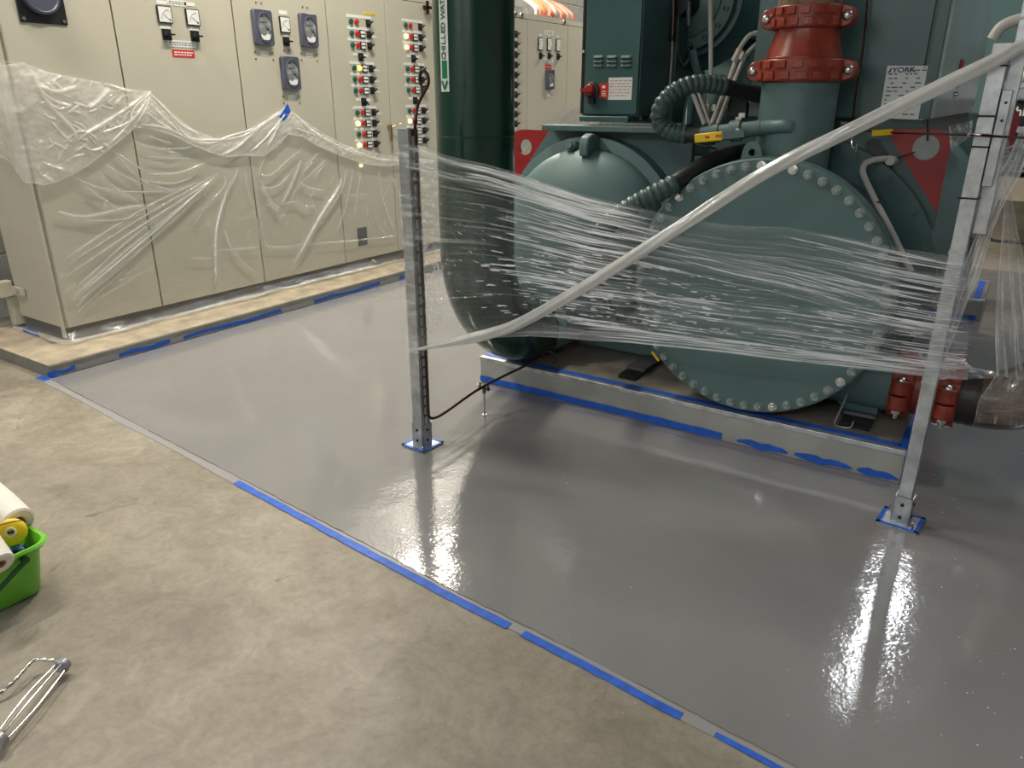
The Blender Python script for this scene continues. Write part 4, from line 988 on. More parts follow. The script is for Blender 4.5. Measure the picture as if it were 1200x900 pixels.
hp = [Y(896, 112, 3.50), Y(872, 108, 3.44), Y(846, 101, 3.34), Y(818, 98, 3.26), Y(793, 106, 3.20), Y(776, 123, 3.17), Y(773, 141, 3.17), Y(785, 154, 3.17), Y(803, 157.5, 3.18), Y(824, 158, 3.185)]
ribbed(hp, .036, .26, .09, 'upper ribbed hose curling from under the red couplings to the yellow lever valve')
v0, v1 = Y(822, 158, 3.185), Y(892, 150, 3.20)
vt = thing('lever_valve', v0, 'grey-green valve with a bright yellow lever on the hose to the nozzle', 'valve')
d = (v1 - v0).normalized(); Lv = (v1 - v0).length
obj('valve_body', lathe(NB(), v0, d, [(0, .034), (.05, .034), (.052, .038), (.075, .038), (.077, .032), (.12, .032), (.122, .042), (.165, .042), (.167, .032), (Lv, .030)], 20), GREEN, vt)
c = v0 + d * .165 + Vector((0, -.036, 0)); obj('valve_stem', cyl(NB(), c + Vector((0, .02, 0)), c + Vector((0, -.012, 0)), .010, n=6), CHROME, vt)
l0, l1 = Y(814, 162.5, 3.14), Y(847, 159, 3.14); l2 = Y(872, 156, 3.145)
def bar(bm, a, b_, w_, th, nrm=(0, -1, 0)):
    a, b_ = Vector(a), Vector(b_); t = (b_ - a).normalized(); nn = Vector(nrm); s = t.cross(nn).normalized(); nn = s.cross(t)
    vs = [bm.verts.new(p + s * i * w_ / 2 + nn * j * th / 2) for p in (a, b_) for i, j in ((-1, -1), (1, -1), (1, 1), (-1, 1))]
    bridge(bm, vs[:4], vs[4:]); bm.faces.new(vs[:4][::-1]); bm.faces.new(vs[4:]); return bm
obj('yellow_lever_sleeve', bar(NB(), l0, l1, .036, .014), YEL, vt, bevel=.005)
obj('lever_arm', bar(NB(), l1, l2, .030, .005), GREEN, vt, smooth=False)
bm = NB()
for uu, vv, s in ((829, 160.8, .010), (842, 159.5, .012)): p = Y(uu, vv, 3.1325); box(bm, p.x - s, p.x + s, p.y, p.y + .0012, p.z - .005, p.z + .005)
obj('lever_marking', bm, REDLAB, vt, smooth=False)
bm = NB(); tube(bm, smooth_path([v1 - d * .01, Y(905, 149, 3.20), Y(920, 148, 3.19), Y(928, 149, 3.20)], 6), .028, 16); lathe(bm, Y(921, 149, 3.225), (-.35, -1, 0), [(0, .044), (.02, .044), (.03, .034)], 20)
obj('branch_pipe', bm, GREEN, vt)
bm = NB(); tube(bm, smooth_path([Y(816, 170, 3.3), Y(830, 172, 3.2), Y(846, 176, 3.16), Y(866, 172, 3.2)], 6), .005, 6); cyl(bm, Y(833, 164, 3.19), Y(833, 170, 3.19), .024, .016, n=12)
obj('drain_fitting', bm, BLACK, vt)
hp = [Y(880, 178, 3.42), Y(862, 180, 3.34), Y(836, 188, 3.22), Y(808, 204, 3.10), Y(784, 219, 3.02), Y(757, 233, 2.985), Y(733, 247, 2.97), Y(713, 263, 2.965), Y(700, 282, 2.97), Y(694.5, 303, 2.98), Y(695, 325, 3.0), Y(703, 350, 3.05), Y(716, 372, 3.12)]
ribbed(hp, .040, .34, .0, 'lower ribbed hose arching across the gap between domed head and bolted cover', pitch=.030)

# --- electrical: left switch cabinet, drive cabinet
a = Y(683.5, 60, 3.50); b_ = Y(751, 60, 3.50)
sw = thing('switch_cabinet', ((a.x + b_.x) / 2, 3.6, 1.34), 'grey-green starter box with louvres and a red rotary isolator, on the domed vessel', 'switch box')
obj('cabinet_shell', box(NB(), a.x, b_.x, 3.512, 3.85, 1.372, 2.4), GREEND, sw, smooth=False)
obj('cabinet_door', box(NB(), a.x + .012, b_.x - .006, 3.496, 3.511, 1.380, 2.4), GREEND, sw, smooth=False, bevel=.003)
obj('door_edge_strip', box(NB(), a.x - .004, a.x + .009, 3.495, 3.515, 1.38, 2.4), BLACK, sw, smooth=False)
obj('mounting_tray', box(NB(), a.x + .01, b_.x - .03, 3.46, 3.70, 1.345, 1.371), GREEND, sw, smooth=False, bevel=.003)
c = Y(680, 60.5, 3.49); obj('hinge', box(NB(), a.x - .012, a.x + .012, 3.488, 3.4945, c.z - .006, c.z + .006), STICKW, sw, smooth=False)
lm = None
for u in (701.5, 717.5, 734):
    for v in (66.5, 71.5, 76.5):
        c = Y(u, v, 3.495)
        if lm is None:
            bm = NB(); vs = []
            prof = [(0, .007), (-.010, -.004), (-.010, -.006), (0, -.006)]
            for x, sc in ((-.028, .2), (-.021, 1), (.021, 1), (.028, .2)): vs.append([bm.verts.new((x, y * sc, z)) for y, z in prof])
            for p, q in zip(vs, vs[1:]): bridge(bm, p, q)
            bm.faces.new(vs[0]); bm.faces.new(vs[-1][::-1]); lm = bpy.data.meshes.new('louvre'); bm.to_mesh(lm); bm.free(); lm.materials.append(mat('louvre_matt_green', (.060, .105, .104), .6))
        inst('louvre', lm, sw, (c.x, 3.4955, c.z))
c = Y(693.5, 106, 3.49)
iso = obj('isolator_plate', lathe(NB(), (c.x, 3.4955, c.z), (0, -1, 0), [(0, .040), (.012, .040), (.016, .030)], 28), BLACK, sw)
bm = NB(); lathe(bm, (c.x - .002, 3.479, c.z + .003), (0, -1, 0), [(0, .027), (.018, .025), (.022, .02)], 24); bar(bm, (c.x - .035, 3.45, c.z), (c.x + .03, 3.45, c.z + .004), .018, .028); obj('red_isolator_handle', bm, REDL, iso)
obj('isolator_hasp', box(NB(), c.x - .010, c.x + .022, 3.47, 3.495, c.z - .062, c.z - .034), BLACK, iso, smooth=False)
def ypanel(u0, v0, u1, v1, y, m, par, name, th=.0015):
    p, q = Y(u0, v0, y), Y(u1, v1, y); return obj(name, box(NB(), min(p.x, q.x), max(p.x, q.x), y - th, y, min(p.z, q.z), max(p.z, q.z)), m, par, smooth=False)
rl = ypanel(702.5, 97.5, 713, 115, 3.4955, REDLAB, sw, 'red_warning_label')
cr = Y(707.5, 103, 3.494); obj('warning_mark', box(NB(), cr.x - .008, cr.x + .008, 3.4930, 3.4939, cr.z - .002, cr.z + .010), WHITE, rl, smooth=False); bm = NB()
for k in range(3): box(bm, cr.x - .012, cr.x + .012, 3.4930, 3.4939, cr.z - .018 - .010 * k, cr.z - .014 - .010 * k)
obj('print_line', bm, WHITE, rl, smooth=False)
wlb = ypanel(713.5, 91, 740, 117, 3.4955, PAPER, sw, 'paper_label')
bm = NB(); rs = random.Random(5)
p, q = Y(713.5, 91, 3.494), Y(740, 117, 3.494)
for k in range(6):
    z = p.z - .014 - .0135 * k; x = p.x + .008
    while x < q.x - .02: wv = rs.uniform(.006, .022); box(bm, x, x + wv, 3.4932, 3.4939, z - .0018, z + .0018); x += wv + .006
obj('print_line', bm, mat('faint_red_print', (.45, .20, .18), .7), wlb, smooth=False)
bm = NB(); cyl(bm, Y(757, -30, 3.60), Y(750, 141, 3.60), .0095, n=10); tag(obj('vertical_conduit', bm, CONDUIT, None), 'thin grey vertical conduit beside the louvred starter box', 'conduit')
a2, b2_ = Y(759, 60, 3.86), Y(792, 60, 3.86)
cbx = thing('control_box', ((a2.x + b2_.x) / 2, 4, 1.34), 'dark green box set back in shadow behind the starter box', 'electrical box')
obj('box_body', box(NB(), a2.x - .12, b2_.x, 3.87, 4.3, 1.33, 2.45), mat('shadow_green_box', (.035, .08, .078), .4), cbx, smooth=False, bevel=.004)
# drive cabinet
DX0, DX1, DY0, DY1, DZ0 = Y(884, 60, 3.56).x, -.372, 3.56, 5.75, 1.372
dv = thing('drive_cabinet', ((DX0 + DX1) / 2, 4.6, 1.35), 'tall green drive cabinet behind the vertical pipe, paper sheet on its front', 'electrical cabinet')
obj('cabinet_body', box(NB(), DX0, DX1 - .004, DY0 + .02, DY1, DZ0, 2.6), GREEND, dv, smooth=False, bevel=.003)
obj('front_panel', box(NB(), DX0 + .002, DX1 - .052, DY0, DY0 + .019, DZ0 + .004, 2.6), GREEND, dv, smooth=False, bevel=.002)
obj('corner_post', box(NB(), DX1 - .040, DX1, DY0 - .002, DY0 + .019, DZ0, 2.6), GREEND, dv, smooth=False, bevel=.002)
SIDE = mat('side_door_reflected_pale', (.36, .44, .43), .22, metal=.1, var=.03, scale=2)  # paler than the front: its bright reflection is put into the colour
y = DY0 + .03
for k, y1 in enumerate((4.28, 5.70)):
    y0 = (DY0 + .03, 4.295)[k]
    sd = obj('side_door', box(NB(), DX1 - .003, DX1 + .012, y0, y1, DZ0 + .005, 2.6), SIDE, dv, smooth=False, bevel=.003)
obj('side_base', box(NB(), DX0 + .02, DX1 - .01, DY0 + .05, DY1 - .02, 1.30, DZ0), GREEND, dv, smooth=False)
q = X(1127, 85, DX1 + .012); 
q0, q1 = X(1127.5, 69, DX1 + .02), X(1119.5, 102, DX1 + .02); bm = NB(); box(bm, DX1 + .0125, DX1 + .022, 4.24, 4.34, q1.z, q0.z); obj('red_door_handle', bm, REDL, dv, smooth=False, bevel=.003)
for yy in (4.265, 4.32): obj('handle_fixing', cyl(NB(), (DX1 + .012, yy, q1.z - .03), (DX1 + .025, yy, q1.z - .03), .010, n=12), CHROME, dv)
# paper sheet with print
pa = [Y(*p, 3.5585) for p in ((1040, 77), (1093, 77), (1082, 140.5), (1030, 138.5))]
bm = NB(); va = [bm.verts.new((p.x, 3.5582, p.z)) for p in pa]; vb = [bm.verts.new((p.x, 3.5595, p.z)) for p in pa]; bridge(bm, va, vb); bm.faces.new(va); bm.faces.new(vb[::-1])
ps = obj('instruction_sheet', bm, PAPER, None, smooth=False); tag(ps, 'white printed sheet stuck on the dark green drive cabinet front', 'paper')
c = Y(1053, 82, 3.557); text('sheet_lettering', 'YORK', .026, BLUEINK, ps, (c.x + .019, 3.5575, c.z - .001), (R(90), 0, 0), bold=.0006, sx=1.2)
bm = NB(); x0 = Y(1041, 81.5, 3.557).x - .002; prism(bm, [(x0 - .001, c.z - .010), (x0 + .011, c.z - .010), (x0 + .015, c.z + .008), (x0 + .009, c.z + .008), (x0 + .007, c.z - .002)], 1, 3.5572, 3.5580); obj('sheet_emblem', bm, BLUEINK, ps, smooth=False)
bm = NB(); rs = random.Random(8)
for r_, (v, cols) in enumerate(((79.5, (1067, 1087)), (82.5, (1064, 1087)), (87, (1040, 1083)), (92, (1040, 1086)), (97.5, (1042, 1080)), (102.5, (1038, 1082)), (107, (1037, 1078)), (112, (1036, 1068)), (117, (1035, 1065)), (122, (1035, 1052)), (134, (1056, 1070)))):
    p, q = Y(cols[0], v, 3.557), Y(cols[1], v + .8, 3.557); x = p.x + .004; h_ = .0028 if r_ > 0 else .002
    while x < q.x: wv = rs.uniform(.008, .024); box(bm, x, x + wv, 3.5574, 3.5580, p.z - h_, p.z + h_); x += wv + (.006 if rs.random() < .6 else .03)
obj('print_line', bm, INK, ps, smooth=False)
# --- compressor and driveline seen between the boxes
cm = thing('compressor', (-1.5, 4.3, 1.4), 'dark green compressor with a round bolted flange in the shadow between the boxes', 'compressor')
cc_ = Y(805, -1, 4.0)
fl = obj('motor_flange', lathe(NB(), (cc_.x, 4.0, cc_.z), (0, 1, 0), [(0, .175), (.002, .178), (.01, .18), (.012, .24), (.05, .245)], 64), mat('compressor_green', (.05, .11, .105), .35, bump=.1), cm)
for k in range(16):
    a = R(22.5 * k + 8); p = Vector((cc_.x + .212 * math.cos(a), 4.010, cc_.z + .212 * math.sin(a)))
    obj('flange_bolt', lathe(NB(), p, (0, -1, 0), [(0, .014), (.014, .014), (.014, .008), (.004, .007)], 12), GREEND, fl)
obj('motor_housing', lathe(NB(), (cc_.x, 4.052, cc_.z), (0, 1, 0), [(0, .27), (.05, .29), (.09, .34), (1.2, .34)], 64), GREEND, cm)
obj('suction_pipe', tube(NB(), smooth_path([(-1.32, 4.2, 1.25), (-1.32, 4.2, 1.45), (-1.34, 4.25, 1.62), (-1.4, 4.4, 1.74)], 6), .07, 20), GREEND, cm)
obj('added_dark_box', box(NB(), -1.62, -1.16, 4.05, 4.6, 1.16, 1.40), GREEND, cm, smooth=False, bevel=.02)  # box added to keep the background between the cabinets dark
bm = NB(); p = Y(790, 1, 3.84); cyl(bm, (p.x, 3.86, p.z), (p.x + .001, 4.0, p.z), .07, n=24); obj('black_filter', bm, BLACK, cm)
bm = NB(); tube(bm, smooth_path([Y(795, 40, 3.9), Y(795, 62, 3.88), Y(801, 76, 3.86), Y(807, 70, 3.88), Y(810, 55, 3.95)], 8), .010, 8); obj('black_cable', bm, BLACKH, cm)
bm = NB(); tube(bm, [Y(788, 48, 3.85), Y(787, 70, 3.85), Y(784, 110, 3.85)], .006, 8); obj('sensing_tube', bm, CONDUIT, cm)
bm = NB(); tube(bm, [Y(789, -20, 3.84), Y(789, 20, 3.84), Y(788, 42, 3.84)], .011, 8); cyl(bm, Y(788, 43, 3.84), Y(787.5, 47, 3.84), .017, n=12); obj('dark_red_rod', bm, COPPER, cm)
bm = NB(); tube(bm, [Y(807, 2, 3.83), Y(807, 30, 3.83)], .010, 8); obj('filter_strap', bm, GREYP, cm)
bm = NB(); tube(bm, [Y(832, -30, 3.75), Y(833, 50, 3.72), Y(833, 100, 3.7), Y(828, 145, 3.68)], .0105, 10); tag(obj('grey_hose', bm, CONDUIT, None), 'thin grey tube hanging in front of the compressor flange', 'tube')
bm = NB(); tube(bm, smooth_path([Y(888, 38, 3.68), Y(878, 42, 3.66), Y(870, 52, 3.64), Y(866, 60, 3.62), Y(862, 72, 3.6), Y(852, 100, 3.56), Y(834, 145, 3.52)], 6), .011, 10)
tube(bm, smooth_path([Y(889, 50, 3.68), Y(880, 58, 3.64), Y(870, 72, 3.6), Y(858, 102, 3.56), Y(841, 145, 3.52)], 6), .010, 10)
tb = tag(obj('twin_pipes', bm, CONDUIT, None), 'pair of grey pipes slanting down behind the upper hose', 'pipe')
for (u, v) in ((866, 62), (863, 68), (871, 66)):
    p = Y(u, v, 3.60); obj('brass_nut', cyl(NB(), p + Vector((.006, 0, .014)), p - Vector((.006, 0, .014)), .019, n=6), mat('pale_fitting', (.55, .52, .45), .35, metal=.5), tb)
bm = NB(); tube(bm, smooth_path([Y(812, 60, 3.9), Y(816, 80, 3.88), Y(822, 95, 3.85)], 5), .022, 12); tube(bm, smooth_path([Y(812, 105, 3.75), Y(808, 125, 3.7), Y(806, 148, 3.66)], 5), .026, 12)
tag(obj('green_pipe', bm, GREEND, None), 'dark green drop pipe left of the slanting grey pipes', 'pipe')
bm = NB(); tube(bm, [Y(812, 110, 3.7), Y(826, 146, 3.66)], .012, 8); tube(bm, [Y(817, 105, 3.68), Y(833, 148, 3.66)], .008, 8)
tag(obj('grey_strut_tube', bm, CONDUIT, None), 'slanting grey tube framed by the curl of the upper hose', 'tube')
ms = thing('solenoid_valve', Y(838, 120, 3.62), 'small green capped valve framed by the curl of the upper hose', 'valve')
obj('valve_cap', lathe(NB(), Y(837, 122, 3.6), (0, 0, 1), [(0, .03), (.03, .034), (.06, .030)], 18), GREEN, ms)
obj('valve_collar', lathe(NB(), Y(837, 130, 3.6), (0, 0, 1), [(0, .018), (.045, .018)], 12), CHROME, ms)
bm = NB(); 
for u, v in ((866, 112), (882, 117), (870, 135), (866, 140)): p = Y(u, v, 3.55); box(bm, p.x - .016, p.x + .016, 3.54, 3.57, p.z - .012, p.z + .012)
bm2 = bm; tb2 = thing('terminal_block', Y(872, 125, 3.6), 'black terminal block with small bright fittings left of the vertical pipe', 'terminal block')
obj('block_body', box(NB(), Y(855, 120, 3.6).x, Y(878, 120, 3.6).x, 3.572, 3.66, 1.37, Y(860, 100, 3.6).z), BLACK, tb2, smooth=False, bevel=.004)
obj('bright_fittings', bm2, CHROME, tb2, smooth=False, bevel=.003)
# things right of the nozzle: capillary, fitting, conduit, tag, slot, thin pipe
bm = NB(); tube(bm, smooth_path([Y(1018, -20, 3.52), Y(1012, 50, 3.51), Y(1003, 110, 3.50), Y(999, 142, 3.48)], 6), .0045, 6); tag(obj('capillary_tube', bm, COPPER, None), 'thin copper tube running down the drive cabinet front', 'tube')
vf = thing('bleed_valve', Y(995, 146, 3.42), 'small plated bleed valve just above the white film rope', 'valve')
bm = NB(); cyl(bm, Y(984, 144, 3.4), Y(1000, 146, 3.44), .009, n=8); cyl(bm, Y(999, 142, 3.44), Y(998, 152, 3.44), .012, n=6); cyl(bm, Y(1006, 143, 3.44), Y(1006, 152, 3.44), .011, n=6); obj('valve_parts', bm, CHROME, vf)
bm = NB(); tube(bm, smooth_path([Y(1002, 152, 3.42), Y(998, 165, 3.40), Y(1000, 174, 3.40), Y(1004, 168, 3.4), Y(1002, 178, 3.4)], 5), .003, 5); obj('keyring_wire', bm, CHROME, vf)
bm = NB(); cpts = [Y(1049, 187, 3.47), Y(1038, 186, 3.45), Y(1022, 188, 3.42), Y(1013, 193, 3.40), Y(1011, 202, 3.39), Y(1016, 215, 3.38), Y(1030, 243, 3.36), Y(1045, 272, 3.34), Y(1060, 303, 3.32), Y(1068, 318, 3.31)]
tube(bm, smooth_path(cpts, 6), .0125, 12); cd = tag(obj('bent_conduit', bm, CONDUIT, None), 'bent pale grey conduit over the upper right edge of the bolted cover', 'conduit')
p = Y(1031, 236, 3.36); obj('black_tie', lathe(NB(), p, (.4, 0, -1), [(-.003, .0138), (.003, .0138)], 12), BLACK, cd)
p = Y(1044, 188, 3.48); bm = NB(); cyl(bm, Y(1043, 188, 3.44), Y(1047, 189, 3.50), .019, n=16); obj('conduit_gland', bm, CONDUIT, cd)
bm = NB(); a, b_ = Y(1023, 171, 3.51), Y(1040, 192, 3.51); d_ = Vector((b_.x - a.x, 0, b_.z - a.z)); an = math.atan2(d_.z, d_.x); pts = []
for k in range(9): t_ = an + math.pi / 2 + math.pi * k / 8; pts.append((a.x + .030 * math.cos(t_), a.z + .030 * math.sin(t_)))
for k in range(9): t_ = an - math.pi / 2 + math.pi * k / 8; pts.append((b_.x + .022 * math.cos(t_), b_.z + .022 * math.sin(t_)))
prism(bm, pts, 1, 3.512, 3.5148); obj('slot_opening', bm, BLACK, ts, smooth=False)
yt = tag(obj('yellow_tag', bar(NB(), Y(1022, 156, 3.40), Y(1046, 154.5, 3.44), .022, .004), YEL, None, smooth=False), 'yellow tag on the thin pipe beside the red lifting lug', 'tag')
bm = NB(); tube(bm, smooth_path([Y(1012, 153, 3.38), Y(1048, 155.5, 3.43), Y(1090, 157, 3.1), Y(1138, 158, 2.715), Y(1170, 160, 2.70), Y(1215, 162, 2.66)], 6), .0042, 6); tag(obj('thin_pipe', bm, COPPER, None), 'thin reddish pipe crossing level behind the red lug to the right post', 'tube')
cring = Y(1147, 158, 2.725); s = .026
bm = NB(); tube(bm, [(cring.x - .03, 2.718, cring.z), (cring.x + .035, 2.718, cring.z)], .005, 6); obj('wire_ring', bm, ZINC, t2)
bm = NB(); tube(bm, [Y(1044, 188, 3.49), Y(1072, 178, 3.48)], .003, 6); tube(bm, [Y(1087, 140, 3.48), Y(1087, 165, 3.48)], .004, 6); tag(obj('black_tie_wire', bm, BLACK, None), 'black tie wires threaded through the hole of the red lug', 'wire')
# yellow strip at the lower left of the cover
tag(obj('yellow_strip', bar(NB(), Y(764, 412, 3.125), Y(772, 423, 3.125), .012, .004), YEL, None, smooth=False), 'small yellow strip low on the left edge of the bolted cover', 'tape')
# latch wire low right
bm = NB(); tube(bm, smooth_path([Y(993, 462, 3.2), Y(985, 480, 3.2), Y(978, 496, 3.18), Y(984, 500, 3.16), Y(996, 501, 3.16), Y(1000, 494, 3.18)], 5), .0035, 6); tag(obj('wire_latch', bm, ZINC, None), 'bent wire latch near the foot of the bolted cover', 'wire')

# ================================================================ BIG PIPE
PX, PYc, PR, PZ, PB = -2.033, 2.745, .1705, .326, .48
gp = thing('chilled_water_pipe', (PX, PYc, .2), 'very dark green vertical pipe with a bottom bend and a lettered marker strip', 'pipe')
pts = [(PX, PYc, 2.6 - .1 * k) for k in range(18)] + [(PX, PYc + PB - PB * math.cos(R(a)), PZ + PB - PB * math.sin(R(a))) for a in range(0, 91, 5)]
obj('pipe_run', tube(NB(), pts, PR, 64), DGREEN, gp, ang=60)
obj('weld_bead', lathe(NB(), (PX, PYc, 1.30), (0, 0, 1), [(-.003, PR), (0, PR + .0015), (.003, PR)], 64, caps=(False, False)), DGREEN, gp)
obj('weld_bead', lathe(NB(), (PX, PYc + PB, PZ), (0, 1, 0), [(-.006, PR), (0, PR + .004), (.006, PR)], 64, caps=(False, False)), DGREEN, gp)
# marker strip wrapped on the pipe
cb = math.atan2(Y(521, 60, 2.6).x, 2.6)
# bearing of the strip -> angle on the pipe surface
def surf_angle(u, v):
    d = ray(u, v); d2 = Vector((d.x, d.y)); o = Vector((-PX, -PYc)); a = d2.dot(d2); b_ = 2 * o.dot(d2); c = o.dot(o) - PR * PR
    t = (-b_ - math.sqrt(max(b_ * b_ - 4 * a * c, 0))) / (2 * a); h_ = d2 * t + o; return math.atan2(h_.y, h_.x), EYE.z + d.z * t
aL, zl = surf_angle(515.8, 50); aR, _ = surf_angle(525.2, 50); _, zb = surf_angle(521, 107.5); _, zt = surf_angle(520, 92)
_, zta = surf_angle(520, 71)
def patch(name, a0, a1, z0, z1, dr, m, par):
    bm = NB(); n = 10; o = []
    for rr in (PR + dr - .0006, PR + dr):
        for z in (z0, z1): o.append([bm.verts.new((PX + rr * math.cos(a0 + (a1 - a0) * k / n), PYc + rr * math.sin(a0 + (a1 - a0) * k / n), z)) for k in range(n + 1)])
    for k in range(n):
        bm.faces.new((o[2][k], o[2][k + 1], o[3][k + 1], o[3][k])); bm.faces.new((o[0][k], o[1][k], o[1][k + 1], o[0][k + 1]))
        bm.faces.new((o[3][k], o[3][k + 1], o[1][k + 1], o[1][k])); bm.faces.new((o[2][k], o[0][k], o[0][k + 1], o[2][k + 1]))
    for k in (0, n): bm.faces.new((o[0][k], o[2][k], o[3][k], o[1][k]))
    return obj(name, bm, m, par)
STRIPW = mat('strip_pale', (.62, .64, .64), .35, var=.02); STRIPG = mat('strip_green', (.008, .17, .07), .3, var=.03)
mk = patch('marker_strip', aL, aR, zb, 2.4, .0012, STRIPW, gp)
aw = aR - aL
patch('green_block', aL + aw * .18, aR - aw * .18, zt, zta, .0019, STRIPG, mk)
zmid = (zb + zt) / 2 - .002; am = (aL + aR) / 2
pc = Vector((PX + (PR + .0022) * math.cos(am), PYc + (PR + .0022) * math.sin(am), zmid))
tdir = Vector((-math.sin(am), math.cos(am), 0))
if tdir.x < 0: tdir = -tdir
bm = NB(); nn = Vector((math.cos(am), math.sin(am), 0))
for s in (-1, 1):
    bar(bm, pc + Vector((0, 0, -.014)), pc + tdir * s * .016 + Vector((0, 0, .018)), .010, .001, nn)
obj('arrow_head', bm, STRIPG, mk, smooth=False)
# letters stand on the curved surface one by one, reading upwards
zc = zta + .006
lettm = mat('strip_lettering', (.02, .13, .08), .4)
for chh in 'CHILLED WATER':
    adv = {'I': .008, 'W': .026, ' ': .012}.get(chh, .0175)
    if chh != ' ':
        # local x of text -> up ; local y -> left of reader ; normal -> outwards
        xv = Vector((0, 0, 1)); zv = nn; yv = zv.cross(xv)
        rot = Matrix((xv, yv, zv)).transposed().to_euler()
        text('letter', chh, .033, lettm, mk, (pc.x, pc.y, zc + adv / 2), rot, bold=.0008, depth=.0005)
    zc += adv + .003
# ================================================================ STRETCH FILM BETWEEN THE POSTS
PA = Vector((-2.01, 2.278)); PBp = Vector((-.133, 2.757))
_ax = (PBp - PA); _n = Vector((_ax.y, -_ax.x)).normalized()     # towards the viewer
def onplane(u, v, off=0.0):
    d = ray(u, v); d2 = Vector((d.x, d.y)); o = PA + _n * off
    t = o.dot(_n) / d2.dot(_n); return EYE + d * t
sf = thing('stretch_film', (-1.1, 2.5, .5), 'clear stretch film pulled from post to post across the pipe and chiller', 'plastic film')
TOPc = [(475, 168), (497, 172), (520, 181), (545, 187), (570, 192), (600, 201), (640, 215), (690, 230), (740, 241), (800, 256), (860, 264), (920, 266), (980, 276), (1040, 288), (1100, 298), (1136, 302)]
BOTc = [(480, 414), (497, 411), (520, 405), (548, 399), (575, 396), (620, 394), (660, 396), (690, 399), (740, 402), (800, 408), (870, 416), (950, 426), (1020, 434), (1080, 441), (1122, 445)]
NU, NV = 660, 330
us = np.linspace(476, 1134, NU + 1)
tv = np.interp(us, [p[0] for p in TOPc], [p[1] for p in TOPc]); bv = np.interp(us, [p[0] for p in BOTc], [p[1] for p in BOTc])
tz_ = []; bz_ = []; px_ = []; py_ = []
for u, a, b in zip(us, tv, bv):
    p = onplane(u, a, .03); q = onplane(u - (a - b) * 0, b, .03); tz_.append(tuple(p)); bz_.append(tuple(q))
TT = np.array(tz_); BB = np.array(bz_)
T = np.linspace(0, 1, NV + 1)[:, None]; S = np.linspace(0, 1, NU + 1)[None, :]
Sg, Tg = np.meshgrid(S[0], T[:, 0])
Pf = BB[None] * (1 - Tg[..., None]) + TT[None] * Tg[..., None]
# streak fields (soft): very long along the pull, fine across; they tilt down to the right
Tw = Tg + .10 * Sg
st1 = vnoise(Sg, Tw, 2.0, 46, 51, 2); st2 = vnoise(Sg, Tw, 4.5, 95, 52, 2); st3 = vnoise(Sg, Tg - .12 * Sg, 2.5, 26, 53, 2); blot = vnoise(Sg, Tg, 4, 4, 54, 2)
fine = vnoise(Sg, Tw, 26, 150, 55, 2)
offn = .004 * st1 + .0022 * st2 + .005 * st3 + .0015 * fine
Pf[..., 0] += _n.x * offn; Pf[..., 1] += _n.y * offn; Pf[..., 2] += .35 * offn
clip = lambda a: np.clip(a, 0, 1)
Df = .55 * clip((st1 - .42) * 5) + .6 * clip((st2 - .45) * 6) * clip(blot * 2 + .5) + .4 * clip((st3 - .45) * 5)
Df += .5 * clip((fine - .42) * 5) * clip(st1 * 3)
# edges of the pull are bunched
Df += .55 * np.exp(-((Tg) / .022) ** 2) + .30 * np.exp(-((Tg - .045) / .03) ** 2) + .22 * np.exp(-((1 - Tg) / .05) ** 2)
# the band that sags from the upper left to the middle of the right post
band = np.exp(-((Tg - (.97 - .95 * np.clip(Sg - .28, 0, 1) ** 1.0)) / .035) ** 2); Df += band * clip(.35 + .5 * st2) * clip((Sg - .15) * 8)
band2 = np.exp(-((Tg - (.92 - .10 * Sg)) / .05) ** 2) * clip((Sg - .72) * 6); Df += band2 * clip(.2 + .9 * st1)
band3 = np.exp(-((Tg - .14) / .10) ** 2) * clip((Sg - .25) * 4); Df += band3 * clip(.10 + .9 * st2)
band4 = np.exp(-((Tg - .93) / .05) ** 2) * clip((.42 - Sg) * 6); Df += band4 * clip(.25 + 1.0 * st1)
Df *= .35
rq = np.random.RandomState(77)
def thread_glint(s0, ln, t0, k, wd, I):  # whitens the film along threads and painted glints
    i0, i1 = max(0, int(s0 * NU)), min(NU, int((s0 + ln) * NU))
    if i1 - i0 < 2: return
    ii = np.arange(i0, i1 + 1); x = (ii - i0) / max(i1 - i0, 1); s = ii / NU
    tt = t0 + k * (s - s0) + .0035 * np.sin(s * 23 + t0 * 60) ; fade = np.clip(np.minimum(x, 1 - x) * 5, 0, 1) * I
    for dj in range(-4, 5):
        j = np.floor(tt * NV).astype(int) + dj; ok = (j >= 0) & (j <= NV)
        g = np.exp(-((j - tt * NV) / wd) ** 2) * fade
        np.add.at(Df, (j[ok], ii[ok]), g[ok])
def cluster(n, sr, lr, tr, kr, ir, wr=(.5, 1.1)):
    for _ in range(n):
        thread_glint(rq.uniform(*sr), rq.uniform(*lr), rq.uniform(*tr), rq.uniform(*kr), rq.uniform(*wr), rq.uniform(*ir))
cluster(46, (.08, .22), (.10, .34), (.86, .99), (-.10, .02), (.35, 1.0))      # fine threads under the upper left edge
cluster(60, (.14, .30), (.03, .16), (.30, .80), (-.22, -.02), (.3, 1.1))      # across the pipe
cluster(60, (.18, .40), (.05, .20), (.45, .90), (-.15, -.02), (.25, .9))      # on the domed head
cluster(60, (.20, .55), (.03, .16), (.10, .42), (-.16, 0), (.3, 1.1))         # dark gap
cluster(70, (.66, .90), (.06, .26), (.40, .99), (-.22, -.06), (.35, 1.1))     # right post, fan
cluster(60, (.60, .92), (.04, .20), (.08, .45), (-.18, -.04), (.3, 1.0))
cluster(50, (.25, .85), (.10, .30), (.00, .10), (-.04, .05), (.3, .9))        # lower hem
cluster(90, (.05, .95), (.15, .45), (.05, .95), (-.12, -.02), (.08, .28))
cluster(26, (.44, .60), (.25, .42), (.62, .80), (-.62, -.42), (.3, .8))       # sagging band to the right
